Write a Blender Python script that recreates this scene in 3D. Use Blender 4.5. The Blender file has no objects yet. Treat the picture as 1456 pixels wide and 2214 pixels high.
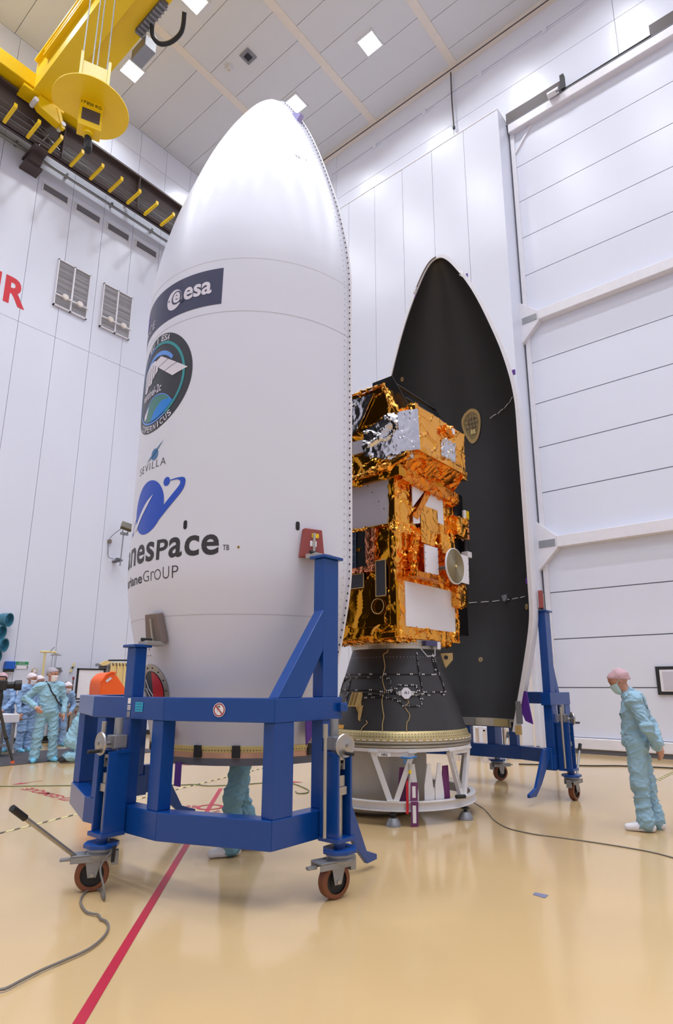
import bpy, bmesh, math, random
import numpy as np
from mathutils import Vector, Matrix, noise
from mathutils.bvhtree import BVHTree
R = math.radians
sc = bpy.context.scene
col = sc.collection
random.seed(7)

# ------------------------------------------------------------------ camera, world, lamps, exposure
cam = bpy.data.cameras.new('camera'); camo = bpy.data.objects.new('camera', cam); col.objects.link(camo)
camo.location = (0, 0, 1.5)
camo.rotation_euler = (R(90 + 13.49), 0, R(39.3 - 90))
cam.sensor_fit = 'VERTICAL'; cam.sensor_height = 36.0; cam.lens = 1312 / 2214 * 36
cam.shift_x = -25 / 2214; cam.shift_y = 62 / 2214
cam.clip_end = 200
sc.camera = camo
w = bpy.data.worlds.new('world'); sc.world = w; w.use_nodes = True
w.node_tree.nodes['Background'].inputs[0].default_value = (.8, .85, 1, 1)
w.node_tree.nodes['Background'].inputs[1].default_value = 0.15
sc.view_settings.view_transform = 'Standard'; sc.view_settings.look = 'None'
sc.view_settings.gamma = 1; sc.view_settings.use_curve_mapping = False
sc.view_settings.exposure = 0.0
sc.cycles.use_denoising = True
sc.cycles.max_bounces = 8; sc.cycles.diffuse_bounces = 5; sc.cycles.glossy_bounces = 4; sc.cycles.adaptive_threshold = .02
sc.cycles.sample_clamp_indirect = 8
LAMP_W = 97.0
LAMP_COL = (.90, .94, 1.0)
LIGHTS = [(x, y) for x in (-5.2, -.8, 3.6, 8.0, 12.4) for y in (-7.6, -4.2, -.85, 2.5, 5.87, 9.23, 12.6, 16.05)]

# ------------------------------------------------------------------ helpers
def lin(c):
    return tuple(((v / 255) / 12.92 if v <= 10 else (((v / 255) + .055) / 1.055) ** 2.4) for v in c)
MATS = {}
def mat(name, rgb, rough=.5, metal=0., var=.06, scale=6., bump=0., bscale=40., spec=.5, coat=0., emit=0., aniso=None):
    if name in MATS: return MATS[name]
    m = bpy.data.materials.new(name); m.use_nodes = True
    nt = m.node_tree; b = nt.nodes['Principled BSDF']
    c = lin(rgb)
    tc = nt.nodes.new('ShaderNodeTexCoord')
    nz = nt.nodes.new('ShaderNodeTexNoise'); nz.inputs['Scale'].default_value = scale; nz.inputs['Detail'].default_value = 4
    nt.links.new(tc.outputs['Object'], nz.inputs['Vector'])
    mx = nt.nodes.new('ShaderNodeMix'); mx.data_type = 'RGBA'
    mx.inputs[6].default_value = tuple(max(0, v * (1 - var)) for v in c) + (1,)
    mx.inputs[7].default_value = tuple(min(1, v * (1 + var)) for v in c) + (1,)
    nt.links.new(nz.outputs['Fac'], mx.inputs[0]); nt.links.new(mx.outputs[2], b.inputs['Base Color'])
    b.inputs['Roughness'].default_value = rough; b.inputs['Metallic'].default_value = metal
    b.inputs['Specular IOR Level'].default_value = spec; b.inputs['Coat Weight'].default_value = coat
    if bump:
        n2 = nt.nodes.new('ShaderNodeTexNoise'); n2.inputs['Scale'].default_value = bscale; n2.inputs['Detail'].default_value = 3
        nt.links.new(tc.outputs['Object'], n2.inputs['Vector'])
        bp = nt.nodes.new('ShaderNodeBump'); bp.inputs['Strength'].default_value = bump; bp.inputs['Distance'].default_value = .02
        nt.links.new(n2.outputs['Fac'], bp.inputs['Height']); nt.links.new(bp.outputs['Normal'], b.inputs['Normal'])
    if emit:
        b.inputs['Emission Color'].default_value = c + (1,); b.inputs['Emission Strength'].default_value = emit
    MATS[name] = m
    return m

class MB:
    """collects verts and faces in world (or local) coordinates"""
    def __init__(s): s.v = []; s.f = []
    def add(s, vs, fs):
        o = len(s.v); s.v += [tuple(p) for p in vs]; s.f += [tuple(i + o for i in f) for f in fs]; return s
    def box(s, lo, hi, M=None):
        x0, y0, z0 = lo; x1, y1, z1 = hi
        vs = [(x0,y0,z0),(x1,y0,z0),(x1,y1,z0),(x0,y1,z0),(x0,y0,z1),(x1,y0,z1),(x1,y1,z1),(x0,y1,z1)]
        if M is not None: vs = [M @ Vector(p) for p in vs]
        return s.add(vs, [(0,3,2,1),(4,5,6,7),(0,1,5,4),(1,2,6,5),(2,3,7,6),(3,0,4,7)])
    def cbox(s, c, size, M=None):
        h = [q / 2 for q in size]
        if M is None: return s.box([c[i] - h[i] for i in range(3)], [c[i] + h[i] for i in range(3)])
        return s.box([-q for q in h], h, Matrix.Translation(c) @ M)
    def bar(s, a, b, w, h, up=(0, 0, 1)):
        a = Vector(a); b = Vector(b); d = b - a; L = d.length; x = d / L; up = Vector(up)
        y = up.cross(x)
        if y.length < 1e-4: y = Vector((0, 1, 0)).cross(x)
        y.normalize(); z = x.cross(y)
        M = Matrix((x, y, z)).transposed().to_4x4(); M.translation = a
        return s.box((0, -w / 2, -h / 2), (L, w / 2, h / 2), M)
    def prism(s, poly, fn, t0, t1):
        n = len(poly)
        vs = [fn(a, b, t0) for a, b in poly] + [fn(a, b, t1) for a, b in poly]
        return s.add(vs, [tuple(range(n))[::-1], tuple(range(n, 2 * n))] + [(i, (i + 1) % n, n + (i + 1) % n, n + i) for i in range(n)])
    def tube(s, pts, r, n=8, cap=True):
        pts = [Vector(p) for p in pts]; rs = r if isinstance(r, (list, tuple)) else [r] * len(pts)
        o = len(s.v); u = None
        for i, p in enumerate(pts):
            d = (pts[min(i + 1, len(pts) - 1)] - pts[max(i - 1, 0)]).normalized()
            if u is None:
                u = d.orthogonal().normalized()
            else:
                u = (u - d * u.dot(d))
                u = u.normalized() if u.length > 1e-6 else d.orthogonal().normalized()
            v = d.cross(u)
            for k in range(n):
                a = 2 * math.pi * k / n
                s.v.append(tuple(p + (u * math.cos(a) + v * math.sin(a)) * rs[i]))
        for i in range(len(pts) - 1):
            for k in range(n):
                s.f.append((o + i*n + k, o + i*n + (k+1) % n, o + (i+1)*n + (k+1) % n, o + (i+1)*n + k))
        if cap:
            s.f.append(tuple(o + k for k in range(n))[::-1]); s.f.append(tuple(o + (len(pts)-1)*n + k for k in range(n)))
        return s
    def lathe(s, prof, n=32, c=(0, 0, 0), axis=None, a0=0., a1=None):
        full = a1 is None
        M = Matrix.Translation(c)
        if axis is not None: M = M @ Vector((0, 0, 1)).rotation_difference(Vector(axis)).to_matrix().to_4x4()
        o = len(s.v); m = n if full else n + 1
        for r, z in prof:
            for k in range(m):
                a = 2 * math.pi * k / n if full else a0 + (a1 - a0) * k / n
                s.v.append(tuple(M @ Vector((r * math.cos(a), r * math.sin(a), z))))
        for i in range(len(prof) - 1):
            for k in range(n):
                k2 = (k + 1) % m
                s.f.append((o + i*m + k, o + i*m + k2, o + (i+1)*m + k2, o + (i+1)*m + k))
        return s
    def disc(s, c, axis, r, t=.01, n=20):
        return s.lathe([(0, 0), (r, 0), (r, t), (0, t)], n, c, axis)
    def ball(s, c, r, n=12):
        rr = r if isinstance(r, (tuple, list)) else (r, r, r)
        o = len(s.v); m = n // 2
        for i in range(m + 1):
            t = math.pi * i / m
            for k in range(n):
                a = 2 * math.pi * k / n
                s.v.append((c[0] + rr[0]*math.sin(t)*math.cos(a), c[1] + rr[1]*math.sin(t)*math.sin(a), c[2] - rr[2]*math.cos(t)))
        for i in range(m):
            for k in range(n): s.f.append((o+i*n+k, o+i*n+(k+1) % n, o+(i+1)*n+(k+1) % n, o+(i+1)*n+k))
        return s

ORG = {}
def tag(o, label=None, cat=None, group=None, kind=None):
    if label: o['label'] = label
    if cat: o['category'] = cat
    if group: o['group'] = group
    if kind: o['kind'] = kind
    return o
def empty(name, loc=(0, 0, 0), label=None, cat=None, group=None, rz=0., kind=None):
    o = bpy.data.objects.new(name, None); col.objects.link(o); o.location = loc; o.rotation_euler.z = rz
    o.empty_display_size = .1
    ORG[o.name] = Vector(loc)
    return tag(o, label, cat, group, kind)
def obj(name, mb, m, parent=None, smooth=False, bevel=0., local=False, label=None, cat=None, group=None, kind=None, autos=True):
    """links a mesh; world coordinates are shifted to the parent's origin unless local"""
    me = bpy.data.meshes.new(name)
    org = ORG.get(parent.name, Vector()) if parent is not None else Vector()
    vs = mb.v if (local or parent is None) else [tuple(Vector(p) - org) for p in mb.v]
    me.from_pydata(vs, [], mb.f); me.materials.append(m)
    bm = bmesh.new(); bm.from_mesh(me); bmesh.ops.remove_doubles(bm, verts=bm.verts, dist=1e-5)
    bmesh.ops.recalc_face_normals(bm, faces=bm.faces); bm.to_mesh(me); bm.free()
    if smooth:
        for p in me.polygons: p.use_smooth = True
    o = bpy.data.objects.new(name, me); col.objects.link(o)
    if parent is not None:
        o.parent = parent; ORG[o.name] = org
    if smooth and autos:
        try: me.set_sharp_from_angle(angle=R(38))
        except Exception: pass
    if bevel:
        bv = o.modifiers.new('bevel', 'BEVEL'); bv.width = bevel; bv.segments = 2; bv.limit_method = 'ANGLE'; bv.angle_limit = R(40)
    return tag(o, label, cat, group, kind)
def share(src, name, parent, loc=(0, 0, 0), rot=None):
    o = bpy.data.objects.new(name, src.data); col.objects.link(o); o.parent = parent; o.location = loc
    if rot: o.rotation_euler = rot
    return o
def copy_tree(o, parent=None):
    c = o.copy(); col.objects.link(c)
    if parent is not None: c.parent = parent
    for ch in list(o.children): copy_tree(ch, c)
    return c

# ---- flat shapes and lettering -> 2D triangles
def curve2d(loops):
    cu = bpy.data.curves.new('tmp', 'CURVE'); cu.dimensions = '2D'; cu.fill_mode = 'BOTH'
    for lp in loops:
        sp = cu.splines.new('POLY'); sp.points.add(len(lp) - 1)
        for p, q in zip(sp.points, lp): p.co = (q[0], q[1], 0, 1)
        sp.use_cyclic_u = True
    return _grab(cu)
def _grab(cu):
    o = bpy.data.objects.new('tmp', cu); me = o.to_mesh()
    v = [(p.co.x, p.co.y) for p in me.vertices]; f = [tuple(p.vertices) for p in me.polygons]
    o.to_mesh_clear(); bpy.data.objects.remove(o); bpy.data.curves.remove(cu)
    return v, f
def text2d(t, bold=0., space=1.):
    cu = bpy.data.curves.new('tmp', 'FONT'); cu.body = t; cu.size = 1.; cu.offset = bold; cu.space_character = space
    cu.resolution_u = 4
    return _grab(cu)
def fit(shape, x0, x1, y0, y1, keep=False):
    v, f = shape
    xs = [p[0] for p in v]; ys = [p[1] for p in v]
    ax, bx, ay, by = min(xs), max(xs), min(ys), max(ys)
    return [(x0 + (p[0]-ax) / (bx-ax) * (x1-x0), y0 + (p[1]-ay) / max(by-ay, 1e-6) * (y1-y0)) for p in v], f
def circ(cx, cy, r, n=48, ry=None, rot=0., a0=0., a1=2 * math.pi, end=False):
    ry = ry or r; out = []
    for k in range(n + (1 if end else 0)):
        a = a0 + (a1 - a0) * k / n; x = r * math.cos(a); y = ry * math.sin(a)
        out.append((cx + x * math.cos(rot) - y * math.sin(rot), cy + x * math.sin(rot) + y * math.cos(rot)))
    return out
def flat(name, shape, fn, m, parent=None, maxlen=None, local=False, **k):
    """2D triangles mapped through fn(x, y) -> point"""
    v, f = shape
    bm = bmesh.new(); vs = [bm.verts.new((p[0], p[1], 0)) for p in v]
    for q in f:
        try: bm.faces.new([vs[i] for i in q])
        except ValueError: pass
    bmesh.ops.triangulate(bm, faces=bm.faces)
    if maxlen:
        for _ in range(6):
            es = [e for e in bm.edges if e.calc_length() > maxlen]
            if not es: break
            bmesh.ops.subdivide_edges(bm, edges=es, cuts=1)
            bmesh.ops.triangulate(bm, faces=[x for x in bm.faces if len(x.verts) > 3])
    bm.verts.index_update()
    mb = MB(); mb.add([fn(p.co.x, p.co.y) for p in bm.verts], [tuple(q.index for q in x.verts) for x in bm.faces]); bm.free()
    return obj(name, mb, m, parent, local=local, **k)
def plane_fn(o, ex, ey):
    o, ex, ey = Vector(o), Vector(ex).normalized(), Vector(ey).normalized()
    return lambda x, y: tuple(o + ex * x + ey * y)

def smooth3(P, n=5):
    out = []
    for i in range(len(P) - 1):
        p0 = Vector(P[max(i-1, 0)]); p1 = Vector(P[i]); p2 = Vector(P[i+1]); p3 = Vector(P[min(i+2, len(P)-1)])
        for k in range(n):
            t = k / n
            out.append(.5 * (2*p1 + (p2-p0)*t + (2*p0-5*p1+4*p2-p3)*t*t + (3*p1-p0-3*p2+p3)*t**3))
    return out + [Vector(P[-1])]

# ------------------------------------------------------------------ materials
def foil_mat(name, rgb, rough, bs=11., bst=.12):
    m = mat(name, rgb, rough, 1., .1, 9., spec=.5)
    nt = m.node_tree; b = nt.nodes['Principled BSDF']; tc = [n for n in nt.nodes if n.type == 'TEX_COORD'][0]
    vo = nt.nodes.new('ShaderNodeTexVoronoi'); vo.feature = 'F1'; vo.inputs['Scale'].default_value = bs
    n2 = nt.nodes.new('ShaderNodeTexNoise'); n2.inputs['Scale'].default_value = 9; n2.inputs['Detail'].default_value = 5
    ad = nt.nodes.new('ShaderNodeMath'); ad.operation = 'ADD'
    nt.links.new(tc.outputs['Object'], vo.inputs['Vector']); nt.links.new(tc.outputs['Object'], n2.inputs['Vector'])
    nt.links.new(vo.outputs['Distance'], ad.inputs[0]); nt.links.new(n2.outputs['Fac'], ad.inputs[1])
    bp = nt.nodes.new('ShaderNodeBump'); bp.inputs['Strength'].default_value = bst; bp.inputs['Distance'].default_value = .03
    nt.links.new(ad.outputs[0], bp.inputs['Height']); nt.links.new(bp.outputs['Normal'], b.inputs['Normal'])
    return m
def M(n): return MATS[n]
mat('wall_white', (218, 221, 234), .30, var=.02, scale=.6)
mat('seam_grey', (120, 120, 128), .7)
mat('ceil_white', (208, 209, 214), .6, var=.02, scale=.5)
mat('cream', (222, 213, 205), .6)
mat('floor_epoxy', (203, 173, 126), .13, var=.05, scale=.45, bump=.012, bscale=2.2, spec=.5)
mat('fairing_white', (212, 214, 226), .34, var=.015, scale=1.5)
mat('flange_white', (224, 222, 228), .4)
mat('carbon', (50, 49, 50), .42, var=.25, scale=120, bump=.15, bscale=160, spec=.45)
mat('black', (18, 18, 20), .5)
mat('dark_rubber', (32, 32, 34), .6)
mat('cart_blue', (6, 66, 142), .26, var=.06, scale=3, bump=.03, bscale=60)
mat('steel', (176, 174, 172), .3, .9, var=.08)
mat('galv', (150, 152, 156), .42, .6, var=.08)
mat('alu_rough', (176, 172, 164), .45, .75, var=.1, scale=9)
mat('alu_ring', (196, 192, 180), .35, .8, var=.12, scale=14)
mat('brass_ring', (196, 178, 128), .42, .55, var=.12, scale=10)
mat('copper', (206, 160, 134), .4, .45, var=.08)
mat('wheel_brown', (122, 70, 44), .45, var=.15, scale=12)
mat('yellow', (240, 200, 6), .4, var=.04, scale=2)
mat('pale_yellow', (238, 226, 150), .45)
mat('beam_brown', (74, 62, 62), .55, var=.1, scale=2)
mat('red', (206, 26, 44), .45)
mat('line_red', (178, 34, 58), .4, var=.1, scale=4)
mat('brick_red', (146, 66, 62), .55)
mat('brown_pad', (122, 108, 102), .6)
mat('navy', (52, 54, 84), .4)
mat('emblem_dark', (44, 45, 52), .4)
mat('ink', (50, 47, 50), .45)
mat('logo_blue', (26, 74, 186), .4)
mat('sky_blue', (92, 146, 224), .4)
mat('teal', (44, 140, 146), .4)
mat('earth_green', (62, 124, 116), .4)
mat('earth_blue', (20, 124, 212), .4)
mat('paper', (236, 234, 238), .45)
mat('print_white', (214, 210, 220), .4)
mat('purple', (84, 36, 140), .5, var=.1)
mat('mauve', (112, 48, 104), .45)
mat('cyan', (30, 170, 210), .4)
mat('sat_white', (228, 226, 234), .35, var=.02)
mat('sat_lavender', (200, 194, 208), .4, var=.02)
mat('tan', (190, 160, 104), .5)
mat('tan2', (226, 206, 140), .5)
mat('orange', (238, 96, 26), .35)
mat('glass', (40, 52, 70), .08, spec=.8)
mat('cloth_blue', (146, 182, 202), .8, var=.07, scale=14, bump=.5, bscale=13)
mat('cloth_blue2', (142, 174, 214), .8, var=.07, scale=14, bump=.5, bscale=13)
mat('cloth_aqua', (146, 188, 208), .8, var=.07, scale=14, bump=.5, bscale=13)
mat('cloth_pant', (116, 162, 184), .8, var=.07, scale=14, bump=.5, bscale=13)
mat('skin', (188, 138, 116), .5, var=.05)
mat('net_white', (226, 214, 220), .7, var=.12, scale=60, bump=.3, bscale=90)
mat('net_pink', (196, 160, 168), .7, var=.12, scale=60, bump=.3, bscale=90)
mat('net_grey', (164, 156, 166), .7, var=.15, scale=60, bump=.3, bscale=90)
mat('mask_white', (238, 232, 236), .7, var=.05, scale=30, bump=.15, bscale=50)
mat('mask_blue', (182, 214, 220), .7)
mat('shoe_white', (232, 230, 236), .5)
mat('shoe_cover', (112, 190, 226), .6, bump=.3, bscale=40)
mat('sign_green', (30, 140, 84), .5)
mat('disp_blue', (20, 92, 190), .35)
mat('nozzle_teal', (58, 118, 140), .35)
mat('mat_grey', (70, 68, 74), .8, var=.4, scale=30)
mat('cable_grey', (112, 106, 100), .5)
mat('cable_green', (96, 110, 76), .5)
mat('vent_dark', (96, 96, 104), .6)
mat('louvre', (128, 128, 136), .5)
mat('cell_blue', (40, 56, 84), .2, spec=.7)
mat('array_black', (20, 20, 22), .3)
mat('dish_grey', (104, 95, 72), .6, spec=.2)
mat('dish_line', (176, 166, 140), .5)
mat('tape_slate', (116, 118, 146), .6)
mat('stand_white', (224, 222, 224), .4)
mat('drum_metal', (186, 183, 180), .5, .35, var=.12, scale=7, bump=.05, bscale=50)
mat('lamp_on', (255, 252, 255), .5, emit=14.)
foil_mat('gold_foil', (246, 172, 70), .2)
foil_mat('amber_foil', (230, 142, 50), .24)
foil_mat('dark_gold_foil', (206, 140, 30), .1, 8., .04)
foil_mat('silver_foil', (206, 204, 208), .14, 16.)
foil_mat('copper_foil', (216, 140, 104), .25)

# ------------------------------------------------------------------ the hall
XR, XP, YL, ZC = 14.9, 14.1, 17.9, 21.9
X0, Y0 = -7.6, -10.0
def struct(name, mb, m, **k): return obj(name, mb, m, kind='structure', **k)
floor = struct('floor', MB().box((X0 - .3, Y0 - .3, -.2), (XR + .5, YL + .3, 0)), M('floor_epoxy'))

def panel_mesh(sx, sy, sz): return MB().box((0, 0, 0), (sx, sy, sz))
# left wall: sheet metal panels 1.11 wide in three rows
wl = struct('wall_left', MB().box((X0, YL + .04, 0), (XR + .5, YL + .3, ZC)), M('seam_grey'))
xs = [6.24 + 1.11 * k for k in range(-13, 8)]
rows = [(0.0, 12.15), (12.15, 20.8), (20.8, 21.9)]
protos = [None] * 3
for x in xs:
    if x + .2 > XR: continue
    for i, (z0, z1) in enumerate(rows):
        if protos[i] is None:
            protos[i] = obj('wall_panel', panel_mesh(1.098, .04, z1 - z0 - .012), M('wall_white'), wl, local=True)
            protos[i].location = (x + .006, YL, z0 + .006)
        else: share(protos[i], 'wall_panel', wl, (x + .006, YL, z0 + .006))
# right wall: stepped panel block beside the great door
wr = struct('wall_right', MB().box((XR + .04, Y0, 0), (XR + .5, YL, ZC)).box((XP + .04, 5.84, 0), (XR + .04, YL, 18.2)), M('seam_grey'))
pr = None
y = 5.8
while y < YL - .05:
    wdt = min(1.142, YL - y)
    if pr is None or wdt < 1.142:
        q = obj('wall_panel', panel_mesh(.04, wdt - .012, 18.2), M('wall_white'), wr, local=True); q.location = (XP, y + .006, .02)
        pr = pr or q
    else: share(pr, 'wall_panel', wr, (XP, y + .006, .02))
    y += 1.142
obj('jamb_panel', MB().box((XP, 5.79, 0), (XR + .04, 5.806, 18.22)), M('wall_white'), wr)
obj('coping', MB().box((XP - .01, 5.79, 18.22), (XR + .04, YL, 18.26)), M('flange_white'), wr)
# wall above the block and above the door: wide sheets
up = None
for z0, z1 in ((18.26, 19.68), (19.68, 20.9), (20.9, 21.75)):
    yy = 17.9
    for k in range(6):
        y1, y0 = yy, max(yy - 5.12, Y0)
        obj('wall_sheet', MB().box((XR, y0 + .006, z0 + .008), (XR + .04, y1 - .006, z1 - .008)), M('wall_white'), wr)
        yy -= 5.12
        if yy <= Y0: break
for k in range(9):
    obj('rail_bracket', MB().cbox((XR - .03, 15.2 - 2.15 * k, 20.92), (.06, .14, .2)), M('wall_white'), wr)
obj('wall_rail', MB().box((XR - .03, Y0, 20.86), (XR, YL, 20.9)).box((XR - .03, Y0, 20.96), (XR, YL, 20.98)), M('wall_white'), wr)
struct('wall_back', MB().box((X0 - .3, Y0, 0), (X0, YL, ZC)), M('wall_white'))
struct('wall_near', MB().box((X0, Y0 - .3, 0), (XR + .5, Y0, ZC)), M('wall_white'))
struct('trim_1', MB().box((XR - .18, Y0, 21.72), (XR + .04, YL, 21.9)), M('cream'))
struct('trim_2', MB().box((XR - .19, Y0, 21.70), (XR - .17, YL, 21.73)), M('beam_brown'))
struct('baseboard_right', MB().box((XP - .02, 5.86, 0), (XP, YL, .16)), M('dark_rubber'))
struct('baseboard_left', MB().box((X0, YL - .02, 0), (XP, YL, .14)), M('dark_rubber'))
# ceiling panels with cream runners between the rows
ce = struct('ceiling', MB().box((X0, Y0, ZC + .04), (XR + .5, YL, ZC + .3)), M('seam_grey'))
ys = [17.9, 14.2, 10.86, 7.48, 4.12, .75, -2.6, -5.95, -9.3]
pc = {}
for j in range(len(ys) - 1):
    ln = round(ys[j] - ys[j + 1], 2)
    for k in range(-11, 9):
        x = 4.95 + 1.115 * k + (.35 if j % 2 else 0)
        if x + .3 > XR: continue
        if ln not in pc:
            pc[ln] = obj('ceiling_panel', panel_mesh(1.1, ln - .016, .04), M('ceil_white'), ce, local=True); pc[ln].location = (x, ys[j + 1] + .008, ZC)
        else: share(pc[ln], 'ceiling_panel', ce, (x, ys[j + 1] + .008, ZC))
for j in range(1, len(ys)):
    obj('ceiling_runner', MB().box((X0, ys[j] - .13, ZC - .02), (XR, ys[j] + .13, ZC)), M('cream'), ce)

# lamps in the ceiling: every fixture carries its own light
la = bpy.data.lights.new('ceiling_lamp', 'AREA'); la.shape = 'SQUARE'; la.size = .56; la.energy = LAMP_W; la.color = LAMP_COL
la.spread = R(128)
lframe = None; later = []
for i, (lx, ly) in enumerate(LIGHTS):
    nm = {(8.0, 16.05): 'square ceiling lamp glowing beside the yellow crane girder near the left wall',
          (8.0, 12.6): 'square ceiling lamp cut by the top of the picture, right of the crane girder',
          (12.4, 9.23): 'square ceiling lamp glowing alone in the ceiling bay above the right wall',
          (12.4, 12.6): 'square ceiling lamp glowing just above the tip of the white fairing'}.get((lx, ly), 'square ceiling lamp in the hall behind the camera or outside the picture')
    seen = (lx, ly) in ((8.0, 16.05), (8.0, 12.6), (12.4, 9.23), (12.4, 12.6))
    if seen: e = empty('ceiling_lamp', (lx, ly, ZC - .06), nm, 'lamp', 'square ceiling lamps')
    else: e = None
    if not seen: later.append((lx, ly))
    elif lframe is None:
        f = MB()
        for a, b in (((-.34, -.34), (.34, -.28)), ((-.34, .28), (.34, .34)), ((-.34, -.28), (-.28, .28)), ((.28, -.28), (.34, .28))):
            f.box((a[0], a[1], 0), (b[0], b[1], .05))
        lframe = obj('lamp_frame', f, M('ceil_white'), e, local=True)
        ldiff = obj('diffuser', MB().box((-.28, -.28, .01), (.28, .28, .05)), M('lamp_on'), e, local=True)
    else:
        share(lframe, 'lamp_frame', e); share(ldiff, 'diffuser', e)
    lo = bpy.data.objects.new('lamp_light', la); col.objects.link(lo); lo.location = (lx, ly, ZC - .07)
for lx, ly in later:                              # fixtures out of the picture belong to the ceiling
    share(lframe, 'lamp_frame', ce, (lx, ly, ZC - .06)); share(ldiff, 'lamp_diffuser', ce, (lx, ly, ZC - .06))
e = empty('ceiling_vent', (10.18, 12.63, ZC - .05), 'small square grey vent in the ceiling above the white fairing', 'vent')
obj('vent_frame', MB().box((9.98, 12.43, ZC - .04), (10.38, 12.83, ZC)), M('louvre'), e)
obj('vent_core', MB().box((10.08, 12.53, ZC - .06), (10.28, 12.73, ZC - .03)), M('black'), e)
e = empty('smoke_detector', (10.0, 13.4, ZC - .1), 'small round white detector in the ceiling beside the square grey vent', 'detector')
obj('detector_base', MB().lathe([(0, -.02), (.09, -.02), (.12, .06), (.12, .1), (0, .1)], 20, (10.0, 13.4, ZC - .1)), M('ceil_white'), e, smooth=True)
obj('detector_ring', MB().lathe([(.05, -.04), (.07, -.04), (.07, 0), (.05, 0), (.05, -.04)], 16, (10.0, 13.4, ZC - .11)), M('cream'), e)

# the great sliding door in the right wall
dr = struct('door_1', MB().box((XR - .02, -9.9, .1), (XR + .02, 5.76, 18.05)), M('seam_grey'))
zs = [.34, 1.47, 2.62, 3.77, 5.0, 6.39, 7.64, 8.89, 10.12, 11.36, 12.87, 14.12, 15.36, 16.58, 17.8]
for a, b in zip(zs[:-1], zs[1:]):
    obj('door_panel', MB().box((XR - .05, -9.9, a + .012), (XR, 5.72, b - .012)), M('wall_white'), dr)
for z in (11.36, 5.0):
    obj('door_girt', MB().box((14.62, -9.9, z - .14), (XR - .05, 5.27, z + .14)), M('flange_white'), dr, bevel=.01)
    g = MB().prism([(5.80, z + .62), (5.27, z + .15), (5.27, z - .15), (5.80, z - .68)], lambda a, b, t: (t, a, b), 14.66, 14.85)
    obj('door_gusset', g, M('flange_white'), dr, bevel=.008)
    obj('gusset_plate', MB().box((14.645, 5.33, z - .1), (14.662, 5.74, z + .08)), M('galv'), dr)
obj('door_header', MB().box((14.66, -9.9, 17.78), (XR, 5.74, 18.08)), M('flange_white'), dr, bevel=.02)
obj('door_stay', MB().bar((14.83, 5.05, 17.8), (14.83, 5.7, 17.0), .06, .06), M('flange_white'), dr)
obj('door_stile', MB().box((14.78, 5.62, .3), (14.86, 5.74, 17.8)), M('flange_white'), dr, bevel=.008)
obj('door_seal', MB().box((14.82, 5.745, 0), (XR, 5.785, 18.1)), M('vent_dark'), dr)
obj('door_sill', MB().box((14.74, -9.9, .1), (14.86, 5.6, .34)), M('flange_white'), dr, bevel=.02)
obj('door_track', MB().box((14.78, -9.9, 0), (14.9, 5.6, .1)), M('vent_dark'), dr)
rt_ = struct('trim_3', MB().box((14.66, -9.9, 18.08), (14.85, 5.78, 18.12)), M('vent_dark'))
tag(rt_, kind='structure')
for y0, y1 in ((4.02, 5.78), (-1.2, 1.72)):
    e = empty('door_rail', (14.6, y0, 18.16), 'dark steel rail section above the great door, ' + ('beside the jamb' if y0 > 3 else 'at the right edge of the picture'), 'rail')
    obj('rail_web', MB().box((14.68, y0, 18.12), (14.72, y1, 18.52)), M('beam_brown'), e)
    obj('rail_end', MB().box((14.6, y0 - .05, 18.12), (14.74, y0 + .06, 18.62)), M('dark_rubber'), e)
    obj('roller', MB().tube([(14.56, y0 + .1, 18.1), (14.56, y0 + .42, 18.1)], .09, 12), M('flange_white'), e, smooth=True)
    obj('roller_bracket', MB().cbox((14.55, y0 + .12, 18.08), (.12, .1, .12)), M('vent_dark'), e)
obj('rail_cable', MB().tube([(14.68, 4.0, 18.14), (14.68, 1.7, 18.16)], .03, 6), M('black'), rt_)
wn = struct('window_1', MB().box((14.8, 1.9, 1.32), (14.86, 3.40, 1.92)), M('dark_rubber'))
obj('window_frame', MB().box((14.785, 2.0, 1.39), (14.81, 3.32, 1.85)), M('flange_white'), wn)
obj('pane', MB().box((14.775, 2.05, 1.43), (14.79, 3.26, 1.81)), mat('window_pane', (196, 194, 204), .08, var=.02), wn)
e = empty('drop_cable', (14.75, 7.62, 19.4), 'thin dark cable hanging from the ceiling edge down the right wall', 'cable')
obj('cable', MB().tube([(14.8, 7.62, 21.7), (14.78, 7.62, 20.6), (14.8, 7.6, 19.42)], .022, 6), M('beam_brown'), e)
obj('cable_end', MB().cbox((14.8, 7.6, 19.4), (.07, .07, .1)), M('dark_rubber'), e)
e = empty('wall_conduit', (14.0, 5.95, 0), 'slim cream conduit running up the panel edge beside the great door', 'pipe')
obj('conduit', MB().tube([(13.98, 5.92, 0), (13.98, 5.92, 5.2)], .03, 8), M('cream'), e, smooth=True)
obj('conduit_clip', MB().cbox((13.98, 5.92, 2.05), (.09, .12, .09)), M('red'), e, label='red clip on the conduit')

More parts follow.
